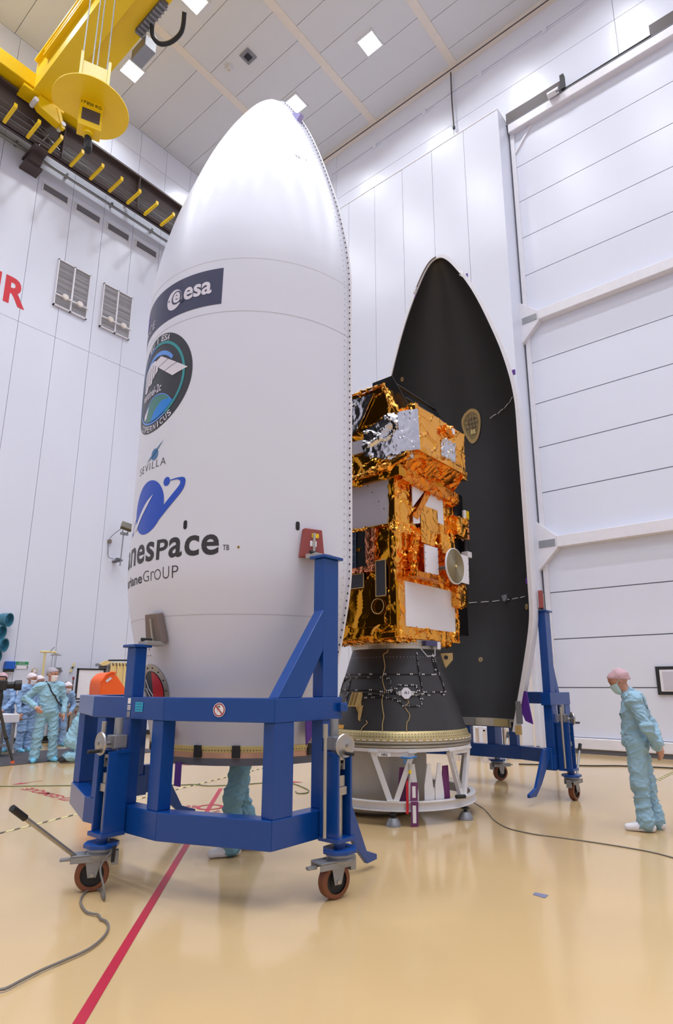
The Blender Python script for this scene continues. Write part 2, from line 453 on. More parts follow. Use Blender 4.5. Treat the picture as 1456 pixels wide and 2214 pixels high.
# slot vents, louvre windows and red lettering on the left wall
for i, (a, b) in enumerate(((6.37, 7.215), (7.46, 8.34), (8.59, 9.44), (9.7, 10.57))):
    e = empty('slot_vent', (a, YL - .05, 16.95), ('leftmost', 'second from the left', 'third from the left', 'rightmost, beside the white fairing')[i] + ' of the four dark slot vents under the crane rail', 'vent', 'slot vents on the left wall')
    f = MB()
    for lo, hi in (((a, 16.93), (b, 16.96)), ((a, 17.21), (b, 17.24)), ((a, 16.96), (a + .03, 17.21)), ((b - .03, 16.96), (b, 17.21))):
        f.box((lo[0], YL - .05, lo[1]), (hi[0], YL, hi[1]))
    obj('vent_frame', f, M('flange_white'), e)
    obj('vent_back', MB().box((a + .02, YL - .012, 16.95), (b - .02, YL - .002, 17.22)), M('vent_dark'), e)
    f = MB()
    for k in range(7): f.bar((a + .03, YL - .025, 16.98 + .036 * k), (b - .03, YL - .025, 16.98 + .036 * k), .03, .006, (0, .6, 1))
    obj('slats', f, M('louvre'), e, kind='stuff')
for i, (a, b) in enumerate(((7.14, 8.225), (8.69, 9.775))):
    z0, z1 = 13.19, 14.85
    wn = struct('window_%d' % (i + 2), MB().box((a + .02, YL - .012, z0), (b - .02, YL - .002, z1)), M('vent_dark'))
    f = MB()
    for lo, hi in (((a, z0), (b, z0 + .035)), ((a, z1 - .035), (b, z1)), ((a, z0), (a + .035, z1)), ((b - .035, z0), (b, z1)), (((a + b) / 2 - .025, z0), ((a + b) / 2 + .025, z1))):
        f.box((lo[0], YL - .08, lo[1]), (hi[0], YL, hi[1]))
    obj('window_frame', f, M('flange_white'), wn)
    sl = None
    rr = random.Random(i)
    for h in (0, 1):
        xa = (a + .04, (a + b) / 2 + .03)[h]; xb = ((a + b) / 2 - .03, b - .04)[h]
        for k in range(26):
            if sl is None:
                sl = obj('slat', MB().bar((0, 0, 0), (xb - xa, 0, 0), .055, .005, (0, .55, 1)), mat('slat_grey', (196, 196, 202), .4), wn, local=True)
                sl.location = (xa, YL - .035, z0 + .07 + .06 * k)
            else:
                share(sl, 'slat', wn, (xa, YL - .035, z0 + .07 + .06 * k), (rr.uniform(-.5, .1), 0, 0))
    obj('handrail', MB().tube([(a, YL - .14, 13.54), (b, YL - .14, 13.54)], .028, 8), M('flange_white'), wn, smooth=True)
    for k in (0, 1):
        cx = a + (.3, .78)[k]
        obj('wheel_knob', MB().lathe([(0, -.04), (.085, -.04), (.11, 0), (.085, .04), (0, .04)], 10, (cx, YL - .19, 13.54), (0, 1, 0)), M('cream'), wn)
sg = empty('wall_lettering', (5.2, YL - .01, 12.6), 'large red capital letters on the left wall, cut by the left picture edge', 'sign')
for t, x0, x1 in (('A', 4.1, 4.95), ('I', 5.38, 5.62), ('R', 5.74, 6.36)):
    flat('letter', fit(text2d(t, .035), x0, x1, 12.58, 13.48), plane_fn((0, YL - .004, 0), (1, 0, 0), (0, 0, 1)), M('red'), sg)
pp = empty('wall_pipe', (5, YL - .1, 17.9), 'long grey pipe running along the left wall under the crane rail', 'pipe')
obj('pipe', MB().tube([(X0, YL - .12, 17.93), (XP, YL - .12, 17.86)], .05, 10), M('galv'), pp, smooth=True)
for k in range(8): obj('pipe_clip', MB().box((2.2 + 1.6 * k, YL - .18, 17.86), (2.26 + 1.6 * k, YL, 17.98)), M('galv'), pp)
obj('pipe_arm', MB().bar((9.0, YL - .3, 17.95), (9.05, YL - .3, 18.75), .09, .06), M('cream'), pp)

# ------------------------------------------------------------------ overhead crane
rb = empty('crane_runway', (6, 17.1, 17.6), 'dark brown steel crane runway beam with yellow brackets along the left wall', 'beam')
XA, XB = X0, XP
obj('beam_web', MB().box((XA, 17.08, 17.66), (XB, 17.12, 18.9)), M('beam_brown'), rb)
obj('top_flange', MB().box((XA, 16.88, 18.88), (XB, 17.3, 18.95)), M('beam_brown'), rb)
obj('bottom_flange', MB().box((XA, 16.94, 17.66), (XB, 17.22, 17.74)), M('beam_brown'), rb)
obj('crane_rail', MB().box((XA, 17.06, 18.95), (XB, 17.14, 19.05)), M('vent_dark'), rb)
obj('conductor', MB().tube([(XA, 16.98, 18.05), (XB, 16.98, 18.05)], .022, 6).tube([(XA, 16.98, 18.3), (XB, 16.98, 18.3)], .015, 6).tube([(XA, 16.93, 17.78), (XB, 16.93, 17.78)], .03, 6), M('vent_dark'), rb)
yb = None
for k in range(16):
    x = 3.42 + .665 * k
    if yb is None:
        yb = obj('bracket', MB().box((0, 0, 0), (.085, .80, .07)).box((0, 0, .07), (.085, .05, .13)), M('yellow'), rb, local=True, bevel=.01)
        yb.location = Vector((x, 16.2, 17.59)) - Vector((6, 17.1, 17.6))
    else:
        share(yb, 'bracket', rb, Vector((x, 16.2, 17.59)) - Vector((6, 17.1, 17.6)))
    if k % 4 == 0: obj('stiffener', MB().box((x + .36, 16.86, 17.64), (x + .38, 17.08, 18.88)), M('beam_brown'), rb)
for x in (-.4, 5.9, 12.2):
    obj('corbel', MB().box((x - .17, 17.3, 17.3), (x + .17, YL, 17.62)).box((x - .26, 17.45, 17.22), (x + .26, YL, 17.3)), M('beam_brown'), rb)
    obj('corbel_plate', MB().box((x - .22, 17.0, 17.58), (x + .22, YL, 17.66)), M('beam_brown'), rb)
    obj('cross_brace', MB().bar((x - .1, 16.98, 17.6), (x + .12, 16.98, 18.2), .03, .03).bar((x - .4, 16.97, 18.28), (x + .5, 16.97, 17.9), .03, .03), M('galv'), rb)
cr = empty('bridge_crane', (5.5, 16.7, 18.9), 'yellow overhead bridge crane girder crossing the top left corner', 'crane')
obj('girder', MB().box((5.3, 2.0, 18.9), (5.78, 16.62, 19.95)), M('yellow'), cr, bevel=.015)
obj('girder_flange', MB().box((5.18, 2.0, 19.9), (5.9, 16.5, 19.97)).box((5.26, 2.0, 18.86), (5.84, 16.62, 18.9)), M('yellow'), cr)
obj('walkway', MB().box((5.93, 2.0, 19.12), (6.55, 15.2, 19.2)).box((6.48, 2.0, 19.2), (6.55, 15.2, 19.6)), M('yellow'), cr)
obj('girder_gap', MB().box((5.84, 2.0, 19.2), (5.93, 15.9, 19.24)), M('beam_brown'), cr)
obj('conduit_rail', MB().tube([(5.22, 11.5, 19.75), (5.22, 15.8, 19.75)], .05, 6).box((5.16, 11.5, 19.5), (5.3, 15.8, 19.56)), M('yellow'), cr)
obj('end_truck', MB().box((2.2, 16.55, 19.05), (6.9, 17.3, 19.55)), M('yellow'), cr, bevel=.02)
obj('end_plate', MB().box((5.0, 16.5, 18.82), (6.2, 17.0, 18.9)), M('yellow'), cr)
obj('guide_bracket', MB().prism([(5.45, 18.82), (6.0, 18.82), (6.2, 18.45), (6.12, 18.3), (5.5, 18.42), (5.36, 18.6)], lambda a, b, t: (a, t, b), 16.45, 16.72), M('yellow'), cr, bevel=.01)
obj('guide_arm', MB().bar((6.0, 16.5, 18.8), (6.22, 16.5, 18.22), .14, .1), M('yellow'), cr)
for x, z in ((5.36, 18.55), (6.2, 18.36)): obj('guide_roller', MB().tube([(x, 16.4, z), (x, 16.75, z)], .07, 12), M('flange_white'), cr, smooth=True)
obj('cable_tray', MB().box((6.32, 11.5, 18.98), (6.52, 12.75, 19.12)), M('vent_dark'), cr)
f = MB()
for k in range(9): f.box((6.3, 11.55 + .14 * k, 18.95), (6.54, 11.6 + .14 * k, 18.99))
obj('tray_rungs', f, M('louvre'), cr, kind='stuff')
obj('junction_box', MB().box((6.56, 12.6, 18.7), (6.9, 13.3, 19.05)), M('galv'), cr, bevel=.01)
obj('cable_loop', MB().tube(smooth3([(6.5, 12.2, 19.0), (6.62, 12.35, 18.85), (6.82, 12.3, 18.72), (7.02, 12.05, 18.78), (7.1, 11.7, 18.95), (6.95, 11.4, 19.2)]), .06, 8), M('black'), cr, smooth=True)
hk = empty('hook_block', (5.07, 11.96, 14.7), 'yellow crane hook block with round shield plate hanging from steel ropes', 'hook')
hx, hy, hz = 5.07, 11.96, 14.7
out = []
for k in range(64):
    a = 2 * math.pi * k / 64; r = .84
    da = abs((a - R(101) + math.pi) % (2 * math.pi) - math.pi)
    if da < R(46): r -= .3 * (.5 + .5 * math.cos(da / R(46) * math.pi))
    out.append((r * math.cos(a), r * math.sin(a)))
obj('shield_plate', MB().prism(out, lambda a, b, t: (hx + a, hy + b, t), hz, hz + .03), M('yellow'), hk, bevel=.006)
dcam = Vector((-hx, -hy, 0)).normalized(); side = Vector((-dcam.y, dcam.x, 0))
F3 = Matrix((side, dcam, Vector((0, 0, 1)))).transposed()          # local x = to the right of the camera reversed, y = towards camera
def hp(a, b, c): return tuple(Vector((hx, hy, hz)) + F3 @ Vector((a, b, c)))
def hbox(lo, hi): 
    m = F3.to_4x4(); m.translation = (hx, hy, hz); return MB().box(lo, hi, m)
obj('side_cheek', hbox((-.34, -.3, .03), (-.28, .3, 1.22)), M('pale_yellow'), hk, bevel=.01)
obj('side_cheek', hbox((.26, -.3, .03), (.32, .3, 1.22)), M('pale_yellow'), hk, bevel=.01)
obj('cross_head', hbox((-.28, -.22, .03), (.26, .22, 1.05)), M('pale_yellow'), hk, bevel=.01)
obj('hook_housing', hbox((-.24, -.16, -.70), (.26, .18, 0)), M('yellow'), hk, bevel=.01)
obj('housing_slot', hbox((-.18, .1, -.55), (.21, .184, -.22)), M('beam_brown'), hk)
obj('housing_lip', hbox((-.24, .16, -.18), (.26, .2, 0)), M('yellow'), hk)
flat('capacity_text', fit(text2d("17'850 KG", .01), -.21, .22, -.135, -.045), lambda x, y: hp(x, .204, y), M('black'), hk)
obj('swivel', MB().lathe([(0, 0), (.13, 0), (.13, .1), (0, .1)], 16, hp(0, 0, -.78)), M('yellow'), hk, smooth=True)
pts = [hp(0, 0, -.62), hp(.0, -.02, -.74), hp(.02, -.10, -.84), hp(.03, -.12, -.98), hp(.04, -.04, -1.12), hp(.04, .08, -1.12), hp(.04, .15, -1.02)]
obj('hook', MB().tube(pts, [.06, .07, .085, .095, .09, .065, .02], 10), M('dark_rubber'), hk, smooth=True)
for a, b in ((-.3, .1), (-.08, .1), (.02, -.1), (.24, -.05)):
    p = Vector(hp(a, b, .3))
    obj('rope', MB().tube([p, (p.x + .0, p.y, 21.2)], .016, 6), M('galv'), hk)

# ------------------------------------------------------------------ payload fairing halves
KN = [(.889,.931),(1.0,.957),(1.3,1.031),(1.6,1.108),(1.9,1.18),(2.1,1.226),(2.25,1.256),(2.36,1.275),(2.48,1.289),(2.65,1.296),(2.9,1.297),(4.0,1.297),(5.0,1.297),(5.55,1.296),(5.8,1.282),(6.085,1.246),(6.411,1.181),(6.729,1.101),(7.037,1.006),(7.33,.909),(7.606,.812),(7.862,.712),(8.094,.609),(8.299,.505),(8.477,.405),(8.624,.318),(8.739,.237),(8.825,.155),(8.869,.08),(8.882,0.)]
KZ = np.array([k[0] for k in KN]); KR = np.array([k[1] for k in KN])
def shell_r(z): return float(np.interp(z, KZ, KR))
def dens():
    out = []
    for i in range(len(KN) - 1):
        p0 = Vector(KN[max(i - 1, 0)]); p1 = Vector(KN[i]); p2 = Vector(KN[i + 1]); p3 = Vector(KN[min(i + 2, len(KN) - 1)])
        n = 3 if KN[i + 1][0] - KN[i][0] > .12 else 2
        for k in range(n):
            t = k / n
            q = .5 * (2 * p1 + (p2 - p0) * t + (2 * p0 - 5 * p1 + 4 * p2 - p3) * t * t + (3 * p1 - p0 - 3 * p2 + p3) * t ** 3)
            out.append((max(q.y, 0), q.x))
    return out + [(0., 8.882)]
PROF = dens()
C1 = Vector((4.341, 4.826, 0)); C2 = Vector((8.157, 4.667, 0))
h1 = empty('rocket_fairing_half', C1, 'tall white fairing half with printed logos, standing in the near blue cart', 'fairing')
h2 = empty('rocket_fairing_half', C2, 'black-lined fairing half showing its hollow inside, behind the gold satellite', 'fairing', rz=math.pi)
A0, A1 = R(90), R(270)
def lo(name, mb, m, par, **k): return obj(name, mb, m, par, local=True, **k)
outer = lo('outer_shell', MB().lathe(PROF, 96, a0=A0, a1=A1), M('fairing_white'), h1, smooth=True, autos=False)
INN = [(max(r - .03, 0), min(z, 8.882 - .03)) for r, z in PROF]
inner = lo('inner_liner', MB().lathe(INN, 96, a0=A0, a1=A1), M('carbon'), h1, smooth=True, autos=False)
# split-line flange: closes the wall along both edges, with a radial lip
fl = MB()
for sgn in (1, -1):
    P = [(0., sgn * r, z) for r, z in PROF]; n = len(P); o = len(fl.v)
    for i, p in enumerate(P):
        q0 = Vector(P[max(i - 1, 0)]); q1 = Vector(P[min(i + 1, n - 1)]); t = (q1 - q0).normalized(); nn = Vector((0, sgn * t.z, -sgn * t.y))
        if nn.y * sgn < 0: nn = -nn
        p = Vector(p)
        fl.v += [tuple(p + nn * .028), tuple(p - nn * .032), tuple(p - nn * .032 + Vector((-.022, 0, 0))), tuple(p + nn * .028 + Vector((-.022, 0, 0)))]
    for i in range(n - 1):
        for k in range(4): fl.f.append((o+4*i+k, o+4*i+(k+1) % 4, o+4*i+4+(k+1) % 4, o+4*i+4+k))
edge = lo('edge_flange', fl, M('flange_white'), h1)
holes = MB(); pins = MB()
acc = 0.; last = None
zz = .95
while zz < 8.75:
    r = shell_r(zz); r2 = shell_r(zz + .02)
    for sgn in (1, -1):
        sl = Vector((0, sgn * (r2 - r), .02)).normalized(); nn = Vector((0, sgn * abs(sl.z), abs(sl.y) if r2 < r else -abs(sl.y)))
        c = Vector((0, sgn * r, zz)) + nn * .016
        holes.add([tuple(c + Vector((-.0235, 0, 0)) + sl * .011 * math.cos(a) + nn * .009 * math.sin(a)) for a in [k * math.pi / 3 for k in range(6)]], [tuple(range(6))])
        a = R(90) + math.asin(min(1, .085 / max(r, .1))) if sgn > 0 else R(270) - math.asin(min(1, .085 / max(r, .1)))
        q = Vector(((r + .003) * math.cos(a), (r + .003) * math.sin(a), zz))
        pins.add([tuple(q + Vector((-.0, sgn * 0, 0)) + Vector((-math.sin(a), math.cos(a), 0)) * x + Vector((0, 0, y))) for x, y in ((-.006, -.006), (.006, -.006), (.006, .008), (-.006, .008))], [(0, 1, 2, 3)])
    ds = math.hypot(r2 - r, .02); zz += .068 * .02 / ds
lo('bolt_holes', holes, M('black'), h1, kind='stuff')
lo('pin_row', pins, mat('pin_grey', (176, 172, 180), .5), h1, kind='stuff')
# base ring with straps
br = lo('base_ring', MB().lathe([(.905, .9), (.905, .985), (.94, .985), (.948, .946), (.952, .944), (.952, .9), (.905, .9)], 72, a0=A0, a1=A1), M('copper'), h1)
lo('base_skirt', MB().lathe([(.90, .84), (.955, .84), (.955, .9), (.945, .9), (.905, .9)], 72, a0=A0, a1=A1), M('vent_dark'), h1, smooth=True)
lo('base_band', MB().lathe([(.948, .945), (.963, .99), (.9645, 1.0), (.958, 1.0)], 72, a0=A0, a1=A1), M('tan2'), h1, smooth=True)
st = None
for k in range(9):
    a = R(98 + 20.5 * k)
    if st is None:
        st = lo('ring_strap', MB().box((.945, -.035, .905), (.972, .035, 1.005)), M('dark_rubber'), h1)
    else: st2 = share(st, 'ring_strap', h1)
    (st if k == 0 else st2).rotation_euler.z = a
b = MB()
for k in range(110):
    a = A0 + (A1 - A0) * (k + .5) / 110
    b.add([(.9655 * math.cos(a + u), .9655 * math.sin(a + u), .965 + v) for u, v in ((-.006, 0), (0, -.006), (.006, 0), (0, .006))], [(0, 1, 2, 3)])
lo('rivets', b, M('black'), h1, kind='stuff')
# rear half: the same shell turned to face it
for o_, nm in ((outer, 'outer_shell'), (inner, 'inner_liner'), (edge, 'edge_flange')): share(o_, nm, h2)
lo('base_ring', MB().lathe([(.885, .90), (.885, 1.02), (.95, 1.02), (.935, .90), (.885, .90)], 72, a0=A0, a1=A1), M('alu_ring'), h2, smooth=True)
for k in range(4):
    a0_ = R(100 + 44 * k)
    lo('ring_segment', MB().lathe([(.876, .91), (.876, 1.01), (.884, 1.01), (.884, .91), (.876, .91)], 10, a0=a0_, a1=a0_ + R(22)), M('brass_ring' if k % 2 else 'galv'), h2, smooth=True)

SR = 1.297
def dec(off):
    def fn(s, z):
        a = math.pi + s / SR; r = shell_r(z) + off
        return (r * math.cos(a), r * math.sin(a), z)
    return fn
def decal(name, shape, m, off, par=h1, **k): return flat(name, shape, dec(off), m, par, maxlen=.055, local=True, **k)
# weld lines around the shell
for z in (4.985, 5.57, 2.1, 8.2):
    lo('seam_line', MB().lathe([(shell_r(z - .003) + .0012, z - .003), (shell_r(z + .003) + .0012, z + .003)], 96, a0=A0, a1=A1), mat('seam_pale', (188, 184, 192), .5), h1)
# navy banner with the agency logo
bn = decal('banner', ([(-1.75, 5.075), (.655, 5.075), (.66, 5.472), (-1.75, 5.472)], [(0, 1, 2, 3)]), M('navy'), .002)
decal('lettering', fit(text2d('esa', .025), .215, .545, 5.205, 5.345), M('print_white'), .0045, bn)
decal('logo_disc', curve2d([circ(.078, 5.272, .112, 40)]), M('print_white'), .0045, bn)
decal('logo_ring', curve2d([circ(.112, 5.284, .074, 32)]), M('navy'), .006, bn)
decal('logo_letter', fit(text2d('e', .03), .062, .166, 5.225, 5.343), M('print_white'), .0075, bn)
decal('logo_cut', curve2d([[(.118, 5.232), (.2, 5.2), (.22, 5.235), (.13, 5.25)]]), M('navy'), .0065, bn)
decal('logo_dot', curve2d([circ(-.005, 5.285, .011, 12)]), M('navy'), .006, bn)
decal('lettering', fit(text2d('SPACE', -.008, 1.1), -.80, -.285, 5.125, 5.215), M('print_white'), .0045, bn)
decal('logo_patch', curve2d([circ(-.62, 5.33, .1, 24)]), mat('violet', (112, 84, 170), .4), .0045, bn)
# round mission emblem
ex, ez, er = -.135, 4.43, .522
em = decal('emblem', curve2d([circ(ex, ez, er, 72)]), M('emblem_dark'), .002)
decal('emblem_ring', curve2d([circ(ex, ez, .435, 40, a0=R(-62), a1=R(100), end=True) + circ(ex, ez, .405, 40, a0=R(-62), a1=R(100), end=True)[::-1]]), M('teal'), .0045, em)
decal('emblem_ring', curve2d([circ(ex, ez, .43, 40, a0=R(100), a1=R(298), end=True) + circ(ex, ez, .412, 40, a0=R(100), a1=R(298), end=True)[::-1]]), M('sky_blue'), .0045, em)
decal('emblem_arc', curve2d([circ(ex, ez, .335, 32, a0=R(38), a1=R(172), end=True) + circ(ex - .015, ez + .0, .325, 32, a0=R(38), a1=R(172), end=True, ry=.29)[::-1]]), M('sky_blue'), .0045, em)
# earth limb inside the ring
ecx, ecz, erd = -.10, 3.97, .31
def inring(p): 
    d = math.hypot(p[0] - ex, p[1] - ez)
    return p if d <= .405 else (ex + (p[0] - ex) * .405 / d, ez + (p[1] - ez) * .405 / d)
top = [p for p in circ(ecx, ecz, erd, 60, a0=R(178), a1=R(2), end=True) if math.hypot(p[0] - ex, p[1] - ez) <= .405]
a_s = math.atan2(top[-1][1] - ez, top[-1][0] - ex); a_e = math.atan2(top[0][1] - ez, top[0][0] - ex)
bot = circ(ex, ez, .403, 36, a0=a_s, a1=a_e if a_e < a_s else a_e - 2 * math.pi, end=True)
decal('earth', curve2d([top + bot]), M('earth_green'), .0045, em)
rim = [(p[0], p[1] + .012) for p in top] + top[::-1]
decal('earth_rim', curve2d([rim]), M('sky_blue'), .006, em)
decal('earth_sea', curve2d([[inring(p) for p in ((-.13, 4.12), (.0, 4.2), (.11, 4.19), (.17, 4.16), (.2, 4.1), (.1, 4.03), (-.02, 3.96), (-.16, 3.95), (-.2, 4.02))]]), M('earth_blue'), .006, em)
decal('earth_ice', curve2d([[inring(p) for p in ((-.36, 4.15), (-.25, 4.22), (-.3, 4.1), (-.38, 4.06))]]), M('print_white'), .006, em)
# satellite drawing
decal('drawing', curve2d([[(-.44, 4.62), (-.40, 4.66), (-.3, 4.70), (-.2, 4.70), (-.13, 4.66), (-.12, 4.56), (-.22, 4.50), (-.24, 4.46), (-.32, 4.46), (-.36, 4.40), (-.42, 4.42)]]), M('print_white'), .0045, em)
for k in range(5):
    x = -.40 + .055 * k
    decal('drawing_line', curve2d([[(x, 4.45 + .012 * k), (x + .008, 4.45 + .012 * k), (x + .008, 4.64 + .008 * k), (x, 4.64 + .008 * k)]]), M('emblem_dark'), .006, em)
for a, b in ((0., .3), (.32, .63), (.65, 1.)):
    p0, p1, q0, q1 = Vector((-.22, 4.665)), Vector((.14, 4.42)), Vector((-.07, 4.70)), Vector((.335, 4.46))
    decal('drawing_wing', curve2d([[tuple(p0.lerp(p1, a)), tuple(p0.lerp(p1, b)), tuple(q0.lerp(q1, b)), tuple(q0.lerp(q1, a))]]), M('print_white'), .0065, em)
decal('lettering', fit(text2d('sentinel-2c', .012), -.44, -.03, 4.315, 4.405), M('print_white'), .0045, em)
def arc_text(t, rad, a_mid, step, h, flip, par, m):
    n = len(t)
    for k, ch in enumerate(t):
        if ch == ' ': continue
        a = R(a_mid + (k - (n - 1) / 2) * step * (1 if flip else -1))
        hw = h * (.12 if ch in 'I|' else .36)
        v, f = fit(text2d(ch, .015), -hw, hw, -h / 2, h / 2)
        rot = a + math.pi / 2 if flip else a - math.pi / 2
        v = [(ex + rad * math.cos(a) + x * math.cos(rot) - y * math.sin(rot), ez + rad * math.sin(a) + x * math.sin(rot) + y * math.cos(rot)) for x, y in v]
        decal('lettering', (v, f), m, .0045, par)
arc_text('EU | ESA', .476, 91, 6.2, .066, False, em, M('print_white'))
arc_text('COPERNICUS', .476, 270, 7.4, .066, True, em, M('print_white'))
# small port city mark
sv = decal('city_mark', curve2d([circ(-.055, 3.655, .06, 24)]), mat('mark_blue', (62, 112, 160), .4), .002)
decal('lettering', fit(text2d('SEVILLA', -.008, 1.25), -.375, .13, 3.515, 3.59), M('ink'), .002, sv)
decal('mark_swoosh', curve2d([[(-.2, 3.60), (-.1, 3.63), (0., 3.70), (.085, 3.775), (-.01, 3.715), (-.1, 3.66)]]), M('mark_blue'), .0045, sv)
# operator logo: planet with ring and moon
pl = decal('planet_logo', curve2d([circ(-.115, 3.14, .262, 56)]), M('logo_blue'), .002)
def cat_curve(P, n=8):
    out = []
    for i in range(len(P) - 1):
        p0 = Vector(P[max(i-1, 0)]); p1 = Vector(P[i]); p2 = Vector(P[i+1]); p3 = Vector(P[min(i+2, len(P)-1)])
        for k in range(n):
            t = k / n
            out.append(tuple(.5 * (2*p1 + (p2-p0)*t + (2*p0-5*p1+4*p2-p3)*t*t + (3*p1-p0-3*p2+p3)*t**3)))
    return out + [tuple(P[-1])]
oa = cat_curve([(.215, 3.345), (.30, 3.352), (.372, 3.345), (.392, 3.30), (.362, 3.22), (.25, 3.11), (.10, 2.985)])
ob = cat_curve([(.08, 3.06), (.20, 3.16), (.31, 3.26), (.335, 3.305), (.30, 3.335), (.215, 3.335)])
decal('logo_ring', curve2d([oa + ob]), M('logo_blue'), .0032, pl)
decal('logo_moon', curve2d([circ(.165, 3.337, .044, 24)]), M('logo_blue'), .002, pl)
sl = cat_curve([(-.02, 3.25), (-.14, 3.19), (-.28, 3.07), (-.385, 2.94)]) + cat_curve([(-.32, 2.96), (-.22, 3.06), (-.12, 3.15), (-.02, 3.25)])
decal('logo_slit', curve2d([sl]), M('fairing_white'), .0045, pl)
tl = cat_curve([(-.36, 3.10), (-.44, 3.0), (-.49, 2.925), (-.45, 2.93), (-.36, 2.98)]) + cat_curve([(-.37, 2.965), (-.45, 2.945), (-.455, 2.965), (-.41, 3.02), (-.33, 3.09)])
decal('logo_tail', curve2d([tl]), M('logo_blue'), .002, pl)
for ch, s0, s1, z0, z1 in (('a', -1.1, -.95, 2.605, 2.79), ('r', -.93, -.83, 2.607, 2.79), ('i', -.81, -.77, 2.607, 2.86), ('a', -.66, -.49, 2.605, 2.79), ('n', -.462, -.29, 2.607, 2.79), ('e', -.262, -.098, 2.605, 2.79), ('s', -.075, .06, 2.605, 2.79), ('p', .092, .24, 2.605, 2.79), ('a', .25, .40, 2.605, 2.79), ('c', .425, .572, 2.605, 2.79), ('e', .592, .755, 2.605, 2.79)):
    decal('wordmark', fit(text2d('P' if ch == 'p' else ch, .02), s0, s1, z0, z1), M('ink'), .002)
decal('wordmark', fit(text2d('ariane', .022), -.60, -.125, 2.42, 2.51), M('ink'), .002)
for ch, s0, s1, h in (('G', -.105, -.005, .1), ('r', .022, .07, .085), ('O', .075, .165, .095), ('U', .19, .268, .108), ('P', .3, .37, .108)):
    decal('wordmark', fit(text2d(ch, -.012), s0, s1, 2.425, 2.425 + h), M('ink'), .002)
for s0, s1, z0, z1 in ((.79, .845, 2.645, 2.692), (1.45, 1.54, 7.21, 7.255)):
    decal('stencil', fit(text2d('TB', .01), s0, s1, z0, z1), M('ink'), .002)
for s, z in ((.42, 2.893), (1.441, 2.891)):
    decal('slot_hole', curve2d([circ(s, z + .022, .019, 16, a0=0, a1=math.pi, end=True) + circ(s, z - .022, .019, 16, a0=math.pi, a1=2 * math.pi, end=True)]), M('black'), .003)
for s, z in ((.926, 2.671), (1.64, 7.246)):
    decal('plug', curve2d([circ(s, z, .013, 16)]), M('tan'), .003); decal('plug_core', curve2d([circ(s, z, .006, 10)]), M('black'), .005)
for k in range(3):
    for s in (-.20, -.14): decal('rivet_hole', curve2d([circ(s + .01 * k, 1.88 - .055 * k, .007, 8)]), M('black'), .003)
# access hatch with a red cover, low on the left
hc, hzr = -.16, 1.46
def hfn(off):
    a0 = math.pi + hc / SR
    return lambda x, y: ((shell_r(hzr + y) + off) * math.cos(a0 + x / 1.08), (shell_r(hzr + y) + off) * math.sin(a0 + x / 1.08), hzr + y)
flat('hatch_ring', curve2d([circ(0, 0, .235, 40), circ(0, 0, .175, 40)]), hfn(.007), M('alu_rough'), h1, maxlen=.05, local=True)
flat('hatch_opening', curve2d([circ(0, 0, .178, 40)]), hfn(.004), M('carbon'), h1, maxlen=.05, local=True)
flat('hatch_cover', curve2d([circ(0, 0, .168, 24, a0=R(-100), a1=R(82), end=True)]), hfn(.012), mat('cover_red', (206, 30, 44), .4), h1, maxlen=.05, local=True, label='red cover sheet in the hatch opening')
hb = MB()
for k in range(14):
    a = 2 * math.pi * k / 14; hb.ball(hfn(.009)(.205 * math.cos(a), .205 * math.sin(a)), .008, 6)
lo('hatch_bolts', hb, M('black'), h1, kind='stuff')
for k, (x0, x1) in enumerate(((-.12, -.02), (-.14, -.05), (-.09, -.01))):
    lo('hatch_wire', MB().tube([hfn(.012)(x0, .1 - .08 * k), hfn(.015)(x0 + .04, .02 - .05 * k), hfn(.012)(x1, -.04 - .04 * k), hfn(.012)(x0 + .02, -.14)], .004, 5), M('print_white'), h1)
lo('red_streamer', MB().prism([(0, 1.42), (.07, 1.42), (.05, 1.18), (.1, 1.02), (-.02, 1.04), (.02, 1.2)], lambda a, b, t: (-1.02 + t, -.05 - a, b), -.01, .01), M('cover_red'), h1)
nc = lo('nose_clip', MB().cbox((0, 0, 0), (.06, .16, .12)), mat('violet_pale', (168, 160, 214), .5), h1)
nc.location = (-.06, -.50, 8.29); nc.rotation_euler = (R(40), 0, 0)
decal('yellow_tape', ([(1.50, 1.52), (1.66, 1.58), (1.66, 1.66), (1.50, 1.62)], [(0, 1, 2, 3)]), mat('tape_yellow', (226, 204, 84), .5), .003)
# purple tie-down strap hanging under the ring
lo('purple_strap', MB().box((-.955, -.19, .66), (-.95, -.10, .86)), M('purple'), h1, label='purple strap hanging below the base ring')
lo('purple_flag', MB().prism([(0, 1.36), (.1, 1.4), (.12, 1.1), (.02, 1.0)], lambda a, b, t: (-.30 + a, -1.03 + t, b), -.005, .005), M('purple'), h1)
lo('bag', MB().ball((-.16, -.985, 1.14), (.055, .03, .13), 10), mat('bag_grey', (166, 140, 136), .5), h1, smooth=True)
lo('cable_tag', MB().bar((-.42, -.95, 1.05), (-.40, -.93, 1.22), .03, .012), M('tan2'), h1)

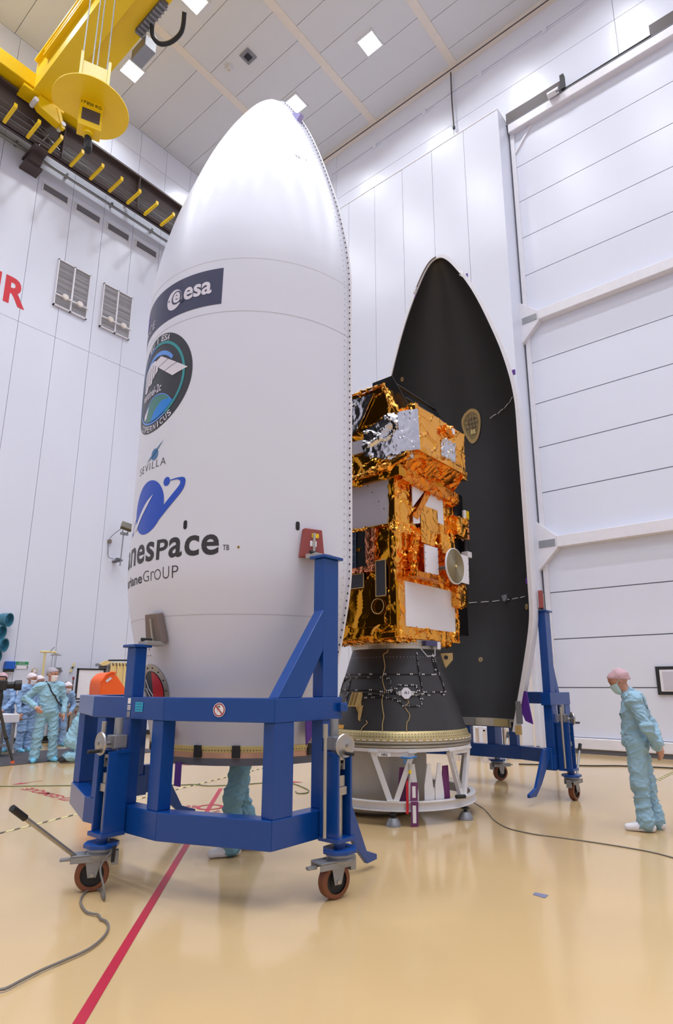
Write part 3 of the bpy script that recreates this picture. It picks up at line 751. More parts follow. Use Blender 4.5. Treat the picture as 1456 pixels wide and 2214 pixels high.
# fittings on the black inside of the rear half (local angle = world angle + 180)
def inn(aw, z, off=.03):
    a = math.pi + R(aw); r = shell_r(z) - .03 - off
    return Vector((r * math.cos(a), r * math.sin(a), z)), Vector((-math.cos(a), -math.sin(a), 0)), Vector((math.sin(a), -math.cos(a), 0))
def inpatch(aw0, z0, off):
    def fn(x, y):
        a = math.pi + R(aw0) - x / 1.18; r = shell_r(z0 + y) - .03 - off
        return (r * math.cos(a), r * math.sin(a), z0 + y)
    return fn
hp_out = [(-.12, .27), (0, .33), (.12, .29), (.18, .17), (.16, -.02), (.10, -.2), (.02, -.29), (-.06, -.28), (-.15, -.1), (-.19, .06), (-.18, .18)]
hp2 = cat_curve(hp_out + hp_out[:1], 4)[:-1]
fr = flat('access_panel_frame', curve2d([hp2, [(.78 * x, .78 * y + .01) for x, y in hp2]]), inpatch(3.5, 6.08, .014), M('tan'), h2, maxlen=.06, local=True)
flat('access_panel', curve2d([[(.79 * x, .79 * y + .01) for x, y in hp2]]), inpatch(3.5, 6.08, .004), mat('panel_olive', (152, 136, 92), .55), h2, maxlen=.06, local=True)
g = MB()
for k in range(-1, 2):
    p = [inpatch(3.5, 6.08, .012)(.055 * k, y) for y in (-.1, 0, .1, .22)]; g.tube(p, .006, 5)
    p = [inpatch(3.5, 6.08, .012)(x, .08 * k + .07) for x in (-.12, -.04, .04, .12)]; g.tube(p, .006, 5)
lo('panel_ribs', g, M('brown_pad'), h2)
flat('panel_hub', curve2d([circ(.03, .07, .13, 28), circ(.03, .07, .115, 28)]), inpatch(3.5, 6.08, .016), M('tan'), h2, maxlen=.06, local=True)
flat('panel_patch', curve2d([[(-.04, -.13), (.05, -.13), (.05, -.05), (-.04, -.05)]]), inpatch(3.5, 6.08, .016), M('tan2'), h2, maxlen=.06, local=True)
for aw, z, r in ((5.5, 1.93, .038), (74, 6.95, .04), (-41, 2.71, .045)):
    flat('liner_plug', curve2d([circ(0, 0, r, 20)]), inpatch(aw, z, .006), M('tan'), h2, local=True); flat('plug_core', curve2d([circ(0, 0, r * .5, 12)]), inpatch(aw, z, .010), M('brown_pad'), h2, local=True)
def cord(pts, r, nm='cord', m='paper'):
    P = [inn(a, z, .02)[0] for a, z in pts]
    return lo(nm, MB().tube(P, r, 6), M(m), h2)
for k in range(7):
    a = 24 - 9.7 * k; cord([(a, 2.90 - .004 * k), (a - 3.3, 2.90 - .004 * k), (a - 6.4, 2.90 - .004 * k)], .006)
for k in range(4):
    a = -15 - 9.6 * k; cord([(a, 6.12 + .012 * k), (a - 4, 6.14 + .012 * k), (a - 7.5, 6.14 + .012 * k)], .007)
lo('sensor', MB().prism([(-.055, .04), (.055, .05), (.05, -.03), (0, -.07), (-.04, -.02)], lambda a, b, t: tuple(inn(-17.3, 2.92, .0)[0] + inn(-17.3, 2.92)[2] * a + inn(-17.3, 2.92)[1] * t + Vector((0, 0, b))), 0, .05), M('galv'), h2)
for yy, zz in ((-.40, 8.44), (.47, 8.36)):
    lo('edge_tie', MB().tube([(.02, yy, zz), (.06, yy * 1.03, zz - .05), (.05, yy * 1.1, zz - .12), (.02, yy * 1.06, zz - .02)], .006, 5).tube([(.02, yy * 1.1, zz - .14), (.07, yy * 1.0, zz - .1)], .006, 5), M('paper'), h2)
for yy, zz in ((-.47, 8.33), (.56, 8.24), (1.26, 2.95), (1.27, 6.2)):
    lo('edge_tag', MB().cbox((-.02, yy, zz), (.02, .05, .08)), M('purple'), h2)
lo('purple_bag', MB().prism([(0, .26), (.06, .25), (.09, .02), (.12, -.18), (.02, -.14), (-.03, -.02)], lambda a, b, t: (-.06 + t, 1.06 + a, 1.18 + b), -.012, .012), M('purple'), h2, label='purple bag tied to the lower edge of the shell')
lo('edge_clamp', MB().box((-.03, .96, .86), (.03, 1.03, .98)), M('tan'), h2)
lo('edge_clamp', MB().box((-.03, .98, 1.0), (.02, 1.05, 1.3)), M('galv'), h2)
lo('nose_trim', MB().tube([(.005, -r * 1.0, z) for r, z in PROF if z > 8.3] + [], .014, 6), M('brown_pad'), h2)

# ------------------------------------------------------------------ blue fairing carts (one built, one copied)
ct = empty('fairing_cart', C1, 'blue steel fairing cart in front, carrying the printed white half', 'cart', 'fairing carts')
PATH = [(-.38, -1.52), (-1.14, -1.52), (-1.47, -.63), (-1.47, .43), (-1.14, 1.32), (-.38, 1.32)]
def offset(path, d):
    out = []
    for i, p in enumerate(path):
        ns = []
        for a, b in ((i - 1, i), (i, i + 1)):
            if a < 0 or b >= len(path): continue
            v = Vector(path[b]) - Vector(path[a]); n = Vector((v.y, -v.x)).normalized()   # right of travel = outward here is left
            ns.append(-n)
        n = sum(ns, Vector((0, 0))); n.normalize(); k = 1 / max(n.dot(ns[0]), .3)
        q = Vector(p) + n * d * k; out.append((q.x, q.y))
    return out
s_ = 1
inn_path = offset(PATH, .14)
if Vector(inn_path[2]).length > Vector(PATH[2]).length: inn_path = offset(PATH, -.14)
blue = M('cart_blue')
def lc(name, mb, m=blue, par=None, bevel=.006, **k): return obj(name, mb, m, par or ct, local=True, bevel=bevel, **k)
for nm, z0, z1 in (('lower_beam', .385, .585), ('upper_beam', 1.24, 1.415)):
    for i in range(5):
        q = [PATH[i], PATH[i + 1], inn_path[i + 1], inn_path[i]]
        lc(nm, MB().prism(q, lambda a, b, t: (a, b, t), z0, z1))
# posts between the beams
for x, y, sx, sy in ((-1.41, .28, .11, .13), (-1.41, -.10, .11, .14), (-1.40, -.545, .12, .14), (-1.03, -1.455, .20, .12), (-.515, -1.455, .19, .12), (-1.03, 1.255, .2, .12), (-.515, 1.255, .19, .12)):
    lc('post', MB().box((x - sx / 2, y - sy / 2, .585), (x + sx / 2, y + sy / 2, 1.24)))
# columns with head plates, braces and clamp pads
def column(x0, x1, y0, y1, zt, nm='column'):
    c = lc(nm, MB().box((x0, y0, 1.415), (x1, y1, zt)))
    lc('head_plate', MB().box((x0 - .03, y0 - .03, zt), (x1 + .03, y1 + .03, zt + .025)))
    return c
column(-.61, -.425, -1.515, -1.40, 2.55); far = [column(-.61, -.425, 1.20, 1.315, 2.55)]; column(-1.465, -1.355, -.16, -.035, 1.82)
for sy in (-1.513, 1.225):
    br_ = lc('brace', MB().prism([(-1.11, 1.415), (-.85, 1.415), (-.60, 1.80), (-.60, 2.12), (-.62, 2.10)] if sy < 0 else [(-.86, 1.415), (-.74, 1.415), (-.60, 1.80), (-.60, 2.04), (-.62, 2.02)], lambda a, b, t: (a, t, b), sy, sy + (.10 if sy < 0 else .05)))
def pad(ang, z0, z1, m, nm='clamp_pad'):
    a = R(ang); r = shell_r((z0 + z1) / 2) + .035
    c = Vector((r * math.cos(a), r * math.sin(a), (z0 + z1) / 2))
    Mz = Matrix.Rotation(a, 4, 'Z')
    h = (z1 - z0) / 2
    tilt = math.atan2(shell_r(z1) - shell_r(z0), z1 - z0)
    Mz = Mz @ Matrix.Rotation(tilt, 4, 'Y')
    mm = Matrix.Translation(c) @ Mz
    pr_ = [(-.115, -h), (.115, -h), (.085, h), (-.085, h)]
    mb = MB().prism(pr_, lambda p, q, t: tuple(mm @ Vector((t, p, q))), -.025, .04)
    o = lc(nm, mb, m, label='%s clamp pad against the shell' % ('red' if m == M('brick_red') else 'brown'))
    lc('pad_rib', MB().box((.04, -.01, -h), (.055, .012, h * .7), mm), M('alu_rough'), o, 0)
    return o, mm
p_, mm_ = pad(249, 2.60, 2.86, M('brick_red'))
flat('pad_label', ([(-.02, .05), (.05, .05), (.05, .09), (-.02, .09)], [(0, 1, 2, 3)]), lambda x, y: tuple(mm_ @ Vector((.043, x, y))), M('yellow'), p_, local=True)
flat('pad_label', ([(-.035, -.03), (.03, -.03), (.03, .02), (-.035, .02)], [(0, 1, 2, 3)]), lambda x, y: tuple(mm_ @ Vector((.043, x, y))), M('paper'), p_, local=True)
pad(111, 2.60, 2.86, M('brick_red')); pad(184, 1.87, 2.13, M('brown_pad'))
for c in ((-.52, -1.36, 2.59), (-.52, 1.16, 2.59), (-1.30, -.13, 1.86)):
    lc('pad_carrier', MB().cbox(c, (.18, .13, .04)).cbox((c[0] + .11, c[1], c[2] + .02), (.06, .1, .03)), M('alu_rough'))
    lc('clamp_screw', MB().tube([(c[0] - .1, c[1], c[2] + .03), (c[0] + .0, c[1], c[2] + .03)], .015, 8), M('dark_rubber'), bevel=0)
lc('lug', MB().box((-.44, -1.56, 1.30), (-.36, -1.52, 1.37)).tube([(-.38, -1.54, 1.30), (-.38, -1.54, 1.36)], .03, 10))
# screw jacks with casters
def jack(px, py, out, yaw, lever, wheel_dir):
    """px, py: jack axis; out: outward unit vector; yaw: handwheel axis angle"""
    o = Vector((out[0], out[1], 0)); s = Vector((-o.y, o.x, 0)); c = Vector((px, py, 0))
    mm = Matrix((s, o, Vector((0, 0, 1)))).transposed().to_4x4(); mm.translation = c
    def B(lo_, hi_): return MB().box(lo_, hi_, mm)
    h = lc('jack_housing', B((-.075, -.13, .40), (.075, -.115, 1.0)).box((-.085, -.13, .40), (-.065, .05, 1.0), mm).box((.065, -.13, .40), (.085, .05, 1.0), mm).box((-.1, -.13, .38), (.1, .07, .41), mm), bevel=0)
    lc('jack_cap', B((-.095, -.13, .985), (.095, -.02, 1.01)), par=h, bevel=0)
    lc('screw_shaft', MB().tube([tuple(mm @ Vector((0, -.02, .30))), tuple(mm @ Vector((0, -.02, .74)))], .036, 10), M('alu_rough'), h, 0, smooth=True)
    lc('screw_nut', B((-.05, -.07, .70), (.05, .03, .76)).box((-.035, -.05, .76), (.035, .02, .84), mm), M('steel'), h, .004)
    lc('clevis', B((-.035, -.05, .88), (-.02, .02, .97)).box((.02, -.05, .88), (.035, .02, .97), mm).box((-.035, -.05, .95), (.035, .02, .975), mm).tube([tuple(mm @ Vector((-.05, -.015, .915))), tuple(mm @ Vector((.06, -.015, .915)))], .012, 8).tube([tuple(mm @ Vector((0, -.015, .83))), tuple(mm @ Vector((0, -.015, .92)))], .014, 8), M('steel'), h, 0)
    lc('lift_tube', MB().tube([tuple(mm @ Vector((0, -.06, 1.01))), tuple(mm @ Vector((0, -.06, 1.25)))], .034, 12), M('galv'), bevel=0, smooth=True)
    lc('gearbox', B((-.06, -.11, 1.02), (.06, .0, 1.12)), M('galv'))
    lc('guide_rod', MB().tube([tuple(mm @ Vector((-.15, -.02, .42))), tuple(mm @ Vector((-.15, -.02, 1.12)))], .014, 8).tube([tuple(mm @ Vector((-.15, -.02, 1.12))), tuple(mm @ Vector((-.15, -.02, 1.22)))], .02, 8), M('alu_rough'), bevel=0)
    ax = Vector((math.cos(yaw), math.sin(yaw), 0)); wc = mm @ Vector((0, -.05, 1.06)) + ax * .115
    hw = lc('handwheel', MB().lathe([(0, .0), (.055, .012), (.07, .0), (.086, .0), (.09, .012), (.084, .022), (.066, .018), (.03, .03), (0, .03)], 28, wc, ax).tube([wc - ax * .1, wc + ax * .03], .015, 8), M('steel'), bevel=0, smooth=True)
    hd = ax.cross(Vector((0, 0, 1)))
    hdl = wc + Vector((0, 0, -.055)) + ax * .02
    lc('handle', MB().tube([hdl, hdl + ax * .09], .014, 8), M('dark_rubber'), hw, 0, smooth=True)
    # caster
    zb = c
    pl_ = [(.13 * math.cos(R(22.5 + 45 * k)) * 1.08, .13 * math.sin(R(22.5 + 45 * k))) for k in range(8)]
    ca = lc('caster', MB().lathe([(0, .24), (.10, .24), (.105, .26), (.09, .275), (.105, .285), (.1, .305), (0, .305)], 24, (px, py, 0)), M('galv'), bevel=0, smooth=True)
    lc('caster_plate', MB().prism(pl_, lambda a, b, t: tuple(mm @ Vector((a, b, t))), .305, .335).tube([(px, py, .33), (px, py, .40)], .045, 12), par=ca, bevel=.004)
    wd = Vector((math.cos(wheel_dir), math.sin(wheel_dir), 0)); wx = Vector((-wd.y, wd.x, 0)); wcn = c + wd * .05 + Vector((0, 0, .122))
    wm = Matrix((wd, wx, Vector((0, 0, 1)))).transposed().to_4x4(); wm.translation = wcn
    fk = MB()
    for sgn in (-1, 1):
        fk.prism([(-.07, .13), (.06, .13), (.03, -.02), (-.03, -.02)], lambda a, b, t: tuple(wm @ Vector((a, t, b))), sgn * .048, sgn * .056)
    fk.box((-.15, -.07, .09), (.16, -.056, .145), wm).box((-.15, .056, .09), (.16, .07, .145), wm).box((-.15, -.07, .128), (.16, .07, .14), wm)
    lc('fork', fk, M('galv'), ca, .003)
    whl = lc('wheel', MB().lathe([(.085, -.038), (.112, -.038), (.122, -.028), (.122, .028), (.112, .038), (.085, .038)], 32, wcn, wx), M('wheel_brown'), ca, 0, smooth=True)
    lc('wheel_hub', MB().lathe([(0, -.05), (.022, -.05), (.022, -.03), (.05, -.03), (.05, -.022), (.088, -.022), (.088, .022), (.05, .022), (.05, .03), (.022, .03), (.022, .05), (0, .05)], 24, wcn, wx), M('dark_rubber'), ca, 0, smooth=True)
    lc('axle_bolt', MB().tube([wcn - wx * .066, wcn + wx * .066], .014, 8), M('steel'), ca, 0)
    lc('brake_pedal', MB().box((-.18, -.03, .05), (-.13, .03, .15), wm), M('galv'), ca, .003)
    lc('brake_arm', MB().box((.16, -.02, .10), (.235, .02, .12), wm), M('galv'), ca, .003)
    if lever:
        a = c + wd * .16 * lever[3] + Vector((0, 0, .235)); t = Vector(lever[:3])
        d = (t - a)
        lv = lc('jack_lever', MB().tube([a, a + d * .86], .016, 8), M('alu_rough') if lever[4] else M('steel'), bevel=0, smooth=True)
        lc('lever_grip', MB().tube([a + d * .82, t], .024, 10), M('dark_rubber'), lv, 0, smooth=True)
jack(-.57, -1.66, (0, -1), R(257), None, R(165))
jack(-1.61, -.14, (-1, 0), R(176), (-2.37, -.28, .70, 1, 1), R(150))
jack(-.57, 1.46, (0, 1), R(132), (-.98, 1.47, .70, 1, 0), R(178))
for sy in (-1, 1):
    y0 = -1.46 if sy < 0 else 1.26
    a = Vector((-.32, y0, .60)); b = Vector((.10, y0 + sy * -.12, .12)); 
    og = MB().prism([(-.36, .62), (-.22, .62), (.05, .16), (.22, .10), (.22, .06), (.06, .06), (-.10, .20), (-.36, .52)], lambda p, q, t: (p, y0 + t - sy * .25 * (p + .3) * .5, q), -.02, .02)
    if sy > 0: og.v = [(p[0] + .05, p[1], p[2] + .05) for p in og.v]
    lc('outrigger', og, bevel=.004)
    lc('outrigger_hinge', MB().box((-.40, y0 - .05, .40), (-.30, y0 + .05, .68)), bevel=.005)

ct2 = copy_tree(ct)
far_side = [o for o in ct.children if o.name.split('.')[0] in ('column', 'head_plate', 'brace', 'clamp_pad', 'pad_carrier', 'clamp_screw') and max((v.co.y for v in o.data.vertices)) > 1.0]
for o in far_side:
    for c in list(o.children): bpy.data.objects.remove(c)
    bpy.data.objects.remove(o)                    # the front cart shows no column on its far side
ct2.location = C2; ct2.rotation_euler.z = math.pi
ct2['label'] = 'blue steel fairing cart behind, carrying the black-lined half by the right wall'
# stickers on the front cart
fx = lambda x, y: (-1.4735, -x, y)
sg = flat('warning_sign', curve2d([circ(0, 0, .052, 32)]), plane_fn((-1.30 - .005, -1.09 - .003, 1.328), (.33, -.89, 0), (0, 0, 1)), M('paper'), ct, local=True, label='round no-climbing sign')
fs = plane_fn((-1.308, -1.095, 1.328), (.33, -.89, 0), (0, 0, 1))
flat('sign_ring', curve2d([circ(0, 0, .047, 32), circ(0, 0, .039, 32)]), fs, mat('sign_red', (160, 30, 44), .5), sg, local=True)
pic = MB()
flat('sign_figure', curve2d([[(-.016, -.03), (-.012, -.03), (-.012, .03), (-.016, .03)], [(.012, -.03), (.016, -.03), (.016, .03), (.012, .03)], [(-.012, .012), (.012, .012), (.012, .016), (-.012, .016)], [(-.012, -.006), (.012, -.006), (.012, -.002), (-.012, -.002)], [(-.012, -.02), (.012, -.02), (.012, -.016), (-.012, -.016)], circ(0, .024, .007, 10), [(-.006, -.012), (.006, -.012), (.007, .01), (-.007, .01)]]), plane_fn((-1.3095, -1.0955, 1.328), (.33, -.89, 0), (0, 0, 1)), M('ink'), sg, local=True)
flat('sign_bar', curve2d([[(-.034, .028), (-.028, .034), (.034, -.028), (.028, -.034)]]), plane_fn((-1.311, -1.096, 1.328), (.33, -.89, 0), (0, 0, 1)), M('sign_red'), sg, local=True)
sk = flat('cyan_label', ([(0, 0), (.11, 0), (.11, .075), (0, .075)], [(0, 1, 2, 3)]), lambda x, y: fx(x + .235, y + 1.30), M('cyan'), ct, local=True, label='bright cyan label')
for k in range(3): flat('label_line', ([(.01, .012 + .022 * k), (.1, .012 + .022 * k), (.1, .02 + .022 * k), (.01, .02 + .022 * k)], [(0, 1, 2, 3)]), lambda x, y: tuple(Vector(fx(x + .235, y + 1.30)) + Vector((-.001, 0, 0))), mat('cyan_dark', (20, 110, 150), .5), sk, local=True)
for z0, z1, m in ((1.36, 1.405, 'paper'), (1.31, 1.35, 'paper'), (1.255, 1.30, 'galv')):
    flat('code_label', ([(.12, z0), (.165, z0), (.165, z1), (.12, z1)], [(0, 1, 2, 3)]), fx, M(m), ct, local=True)
for k in range(4): flat('code_bar', ([(.125, 1.316 + .008 * k), (.16, 1.316 + .008 * k), (.16, 1.319 + .008 * k), (.125, 1.319 + .008 * k)], [(0, 1, 2, 3)]), lambda x, y: (-1.475, -x, y), M('ink'), ct, local=True)

# grey cable from the front left caster
cw = [(2.74, 4.53, .30), (2.66, 4.55, .2), (2.63, 4.44, .1), (2.628, 4.404, .02), (2.66, 4.5, .015), (2.716, 4.613, .015), (2.698, 4.701, .015), (2.64, 4.68, .015), (2.572, 4.612, .015), (2.486, 4.474, .015), (2.427, 4.291, .015), (2.43, 4.21, .015), (2.446, 4.162, .015), (2.42, 4.08, .015), (2.417, 4.005, .015), (2.367, 3.896, .015), (2.266, 3.782, .015), (2.122, 3.688, .015), (1.969, 3.654, .015), (1.831, 3.629, .015), (1.707, 3.591, .015), (1.628, 3.564, .015), (1.588, 3.575, .015), (1.40, 3.66, .015)]
e = empty('grounding_cable', (2.63, 4.4, 0), 'grey cable looping on the floor below the front left caster', 'cable')
obj('cable', MB().tube(smooth3(cw), .0075, 7), M('cable_grey'), e, smooth=True)
obj('cable_clip', MB().bar((2.735, 4.52, .22), (2.74, 4.52, .33), .02, .02), M('dark_rubber'), e)

# ------------------------------------------------------------------ adapter cone on its white stand
S = Vector((6.72, 4.68, 0))
def cyl(a, r, z): a = R(a); return Vector((S.x + r * math.cos(a), S.y + r * math.sin(a), z))
def rc(z): return .575 + (.88 - .575) * (1.95 - z) / .98
def cn(a, z, off=.004): return cyl(a, rc(z) + off, z)
ad = empty('payload_adapter', (S.x, S.y, .8), 'black conical adapter with wiring and metal rings under the gold satellite', 'adapter')
obj('cone', MB().lathe([(rc(.97), .97), (rc(1.95), 1.95)], 96, S), M('carbon'), ad, smooth=True)
obj('top_ring', MB().lathe([(.575, 1.95), (.588, 1.955), (.588, 2.0), (.603, 2.005), (.603, 2.03), (.596, 2.035), (.596, 2.06), (.52, 2.06)], 72, S), M('alu_ring'), ad, smooth=True)
obj('bottom_ring', MB().lathe([(.872, .995), (.884, .985), (.905, .915), (.928, .912), (.928, .885), (.915, .88)], 96, S), M('brass_ring'), ad, smooth=True)
obj('clamp_band', MB().lathe([(.915, .885), (.93, .872), (.93, .858), (.905, .85), (.912, .845), (.922, .83), (.915, .815), (.86, .81)], 96, S), M('alu_rough'), ad, smooth=True)
for r, zlist, rad, nm, m in ((None, (.935, .965), .006, 'rivets', 'black'), (.6055, (2.018,), .006, 'rivets', 'black'), (.5905, (1.972, 1.988), .004, 'rivets', 'black'), (None, (1.85,), .004, 'white_studs', 'paper')):
    b = MB()
    for z in zlist:
        n = 150 if r is None and z < 1 else 90
        for k in range(n):
            a = 360 * k / n
            rr = r or ((.885 + (.985 - z) * .3 + .002) if z < 1 else rc(z) + .003)
            c = cyl(a, rr, z); t = Vector((-math.sin(R(a)), math.cos(R(a)), 0))
            b.add([tuple(c + t * rad * x + Vector((0, 0, rad * y))) for x, y in ((-1, 0), (0, -1), (1, 0), (0, 1))], [(0, 1, 2, 3)])
    obj(nm, b, M(m), ad, kind='stuff')
b = MB()
for k in range(70):
    a = 360 * k / 70
    b.add([tuple(cyl(a + u, .9295, z)) for u, z in ((-1.5, .892), (1.5, .892), (1.5, .904), (-1.5, .904))], [(0, 1, 2, 3)])
obj('clamp_dashes', b, M('paper'), ad, kind='stuff')
WH = dict(
 h1=[(140,1.645),(153.9,1.645),(173.1,1.644),(187.9,1.644),(203.2,1.643),(216.9,1.64),(230.2,1.643),(243.3,1.641),(255.2,1.639)],
 h2=[(140,1.56),(150,1.6),(169.5,1.605),(185.4,1.606),(199.7,1.605),(206.6,1.592),(209.2,1.544),(209.8,1.473),(209.8,1.45)],
 h3=[(140,1.44),(154.2,1.457),(173.5,1.455),(189.8,1.458),(200.7,1.438),(206.5,1.45),(215.9,1.427)],
 h4=[(140,1.42),(162.9,1.421),(177,1.419),(189.8,1.408),(200.9,1.403),(206.5,1.421),(216.4,1.413)],
 h5=[(186,1.366),(189.9,1.402),(193.3,1.373),(206.7,1.366),(212.2,1.357),(216.6,1.328),(220.9,1.277),(224.4,1.274),(232.9,1.276),(236.6,1.31),(237.2,1.356),(233.8,1.397),(228.5,1.403)],
 v1=[(240.2,1.887),(239.7,1.837),(239.3,1.763),(239.1,1.641),(239.5,1.521),(239.5,1.45),(237.4,1.409),(232.8,1.4),(228.6,1.421)],
 v2=[(263.4,1.875),(261.7,1.811),(261.8,1.699),(259,1.643)],
 v3=[(265.1,1.869),(265.6,1.812),(266.1,1.65),(267.9,1.521),(267.5,1.436),(263.9,1.401),(261.2,1.431),(251.1,1.432),(245.2,1.397),(242,1.432),(239,1.415)],
 top=[(209.8,1.456),(214.1,1.474),(218.1,1.515),(223.9,1.509),(230,1.515),(233.9,1.497),(235.4,1.45),(232.2,1.432)],
 l2=[(140.3,1.612),(139,1.535),(139,1.44)], l3=[(159.3,1.584),(159.5,1.522),(161,1.399),(161.6,1.326)])
for k, P in WH.items():
    pts = smooth3([cn(a, z, .008) for a, z in P], 3)
    obj('harness_cable', MB().tube(pts, .0085 if k in ('h4', 'h5', 'v1', 'h2') else .006, 6), M('black'), ad)
    tg = MB()
    for i, (a, z) in enumerate(P):
        if i % 1 == 0 and len(P) > 2:
            a2, z2 = P[min(i + 1, len(P) - 1)] if i < len(P) - 1 else P[i - 1]
            for u in (-.9, .9):
                da, dz = (u, 0) if abs(a2 - a) > 2.5 else (0, .012 * u)
                p = cn(a + da, z + dz, .014); t = Vector((-math.sin(R(a)), math.cos(R(a)), 0))
                tg.add([tuple(p + t * x + Vector((0, 0, y))) for x, y in ((-.006, -.008), (.006, -.008), (.006, .008), (-.006, .008))], [(0, 1, 2, 3)])
    if tg.v: obj('cable_tags', tg, M('paper'), ad, kind='stuff')
for P in ([(205.4,1.943),(204.3,1.905),(200.1,1.881),(201.2,1.812),(202.7,1.738),(202,1.671),(200.8,1.593),(202.3,1.515),(204.1,1.45),(202.8,1.403),(201.7,1.333),(203.1,1.224),(204.1,1.151),(203.3,1.078),(203.6,1.001)],
          [(224.3,1.345),(225,1.311),(221.7,1.271),(222.8,1.231),(225.1,1.175),(223.9,1.119),(222.3,1.085),(221.7,.992)],
          [(189.2,1.107),(190.5,1.08),(187,1.03),(186,.99)]):
    obj('ground_strap', MB().tube(smooth3([cn(a, z, .008) for a, z in P], 3), .005, 5), M('tan'), ad)
def cone_frame(a, z, off=0.):
    n = Vector((math.cos(R(a)), math.sin(R(a)), .31)).normalized(); t = Vector((-math.sin(R(a)), math.cos(R(a)), 0)); u = n.cross(t)
    return cn(a, z, off), t, u, n
o_, t_, u_, n_ = cone_frame(223.4, 1.415, .002)
oc = [(.062 * math.cos(R(22.5 + 45 * k)), .072 * math.sin(R(22.5 + 45 * k))) for k in range(8)]
cb = obj('junction_plate', MB().prism(oc, lambda a, b, t: tuple(o_ + t_ * a + u_ * b + n_ * t), 0, .022), M('flange_white'), ad, label='white octagonal plate marked A1')
flat('plate_text', fit(text2d('A1', .015), -.026, .03, -.012, .022), lambda x, y: tuple(o_ + t_ * x + u_ * y + n_ * .0235), M('ink'), cb)
b = MB()
for s in (-1, 1):
    for k in range(3): b.tube([o_ + t_ * s * .06 + u_ * (-.018 + .018 * k) + n_ * .012, o_ + t_ * s * .092 + u_ * (-.018 + .018 * k) + n_ * .012], .006, 6)
obj('plate_connectors', b, M('paper'), cb)
o2, t2, u2, n2 = cone_frame(177, 1.30, .0); t2 = t2; up_ = Vector((0, 0, 1)); nh = Vector((n2.x, n2.y, 0)).normalized()
b = MB()
def bk(p): return tuple(o2 + t2 * p[0] + up_ * p[1] + nh * p[2])
for a in (-.06, -.005, .05): b.prism([(.13, -.05), (.13, .03), (-.03, .10), (-.03, 0)], lambda p, q, t: bk((t, p, q)), a, a + .008)
b.add([bk(p) for p in ((-.10, -.035, -.02), (.10, -.035, -.02), (.10, -.035, .13), (-.10, -.035, .13), (-.10, -.025, -.02), (.10, -.025, -.02), (.10, -.025, .13), (-.10, -.025, .13))], [(0,1,2,3),(4,5,6,7),(0,1,5,4),(1,2,6,5),(2,3,7,6),(3,0,4,7)])
b.prism([(-.03, 0), (-.03, .13), (-.2, .02), (-.16, -.03)], lambda p, q, t: bk((t, p, q)), .085, .095)
b.prism([(.0, .09), (.0, .20), (-.20, .14), (-.18, .06)], lambda p, q, t: bk((p * 0 + .095 + q * .35 - .02, p, t + .09)), 0, .01)
obj('umbilical_bracket', b, M('tan'), ad, label='tan angled bracket')
o3, t3, u3, n3 = cone_frame(296, 1.86, 0)
n3 = Vector((math.sin(R(39.3)), -math.cos(R(39.3)), 0))
b = MB().prism([(-.06, .06), (.13, .07), (.13, -.02), (.03, -.13), (-.05, -.12)], lambda p, q, t: tuple(Vector((S.x, S.y, 1.86)) + n3 * (.62 + p) + Vector((0, 0, q)) + Vector((n3.y, -n3.x, 0)) * t), -.01, .01)
obj('lifting_lug', b, M('tan'), ad, label='tan lug plate at the top ring')
flat('lug_hole', curve2d([circ(.02, 0, .028, 16)]), lambda x, y: tuple(Vector((S.x, S.y, 1.87)) + n3 * (.64 + x) + Vector((0, 0, y)) + Vector((n3.y, -n3.x, 0)) * .0115), M('black'), ad)
obj('separation_unit', MB().cbox(cyl(258, .62, 2.02), (.2, .07, .06), Matrix.Rotation(R(348), 4, 'Z')), mat('unit_violet', (70, 66, 110), .4), ad)
obj('release_connector', MB().cbox(cyl(270, .64, 2.0), (.06, .05, .09), Matrix.Rotation(R(348), 4, 'Z')).tube([cyl(266, .63, 1.98), cyl(262, .66, 1.87), cyl(252, .64, 1.86), cyl(245, .62, 1.95)], .006, 5), M('flange_white'), ad)
obj('yellow_label', MB().add([tuple(cn(a, z, .004)) for a, z in ((158, 1.045), (167, 1.045), (167, 1.0), (158, 1.0))], [(0, 1, 2, 3)]), mat('label_amber', (226, 160, 30), .4), ad)

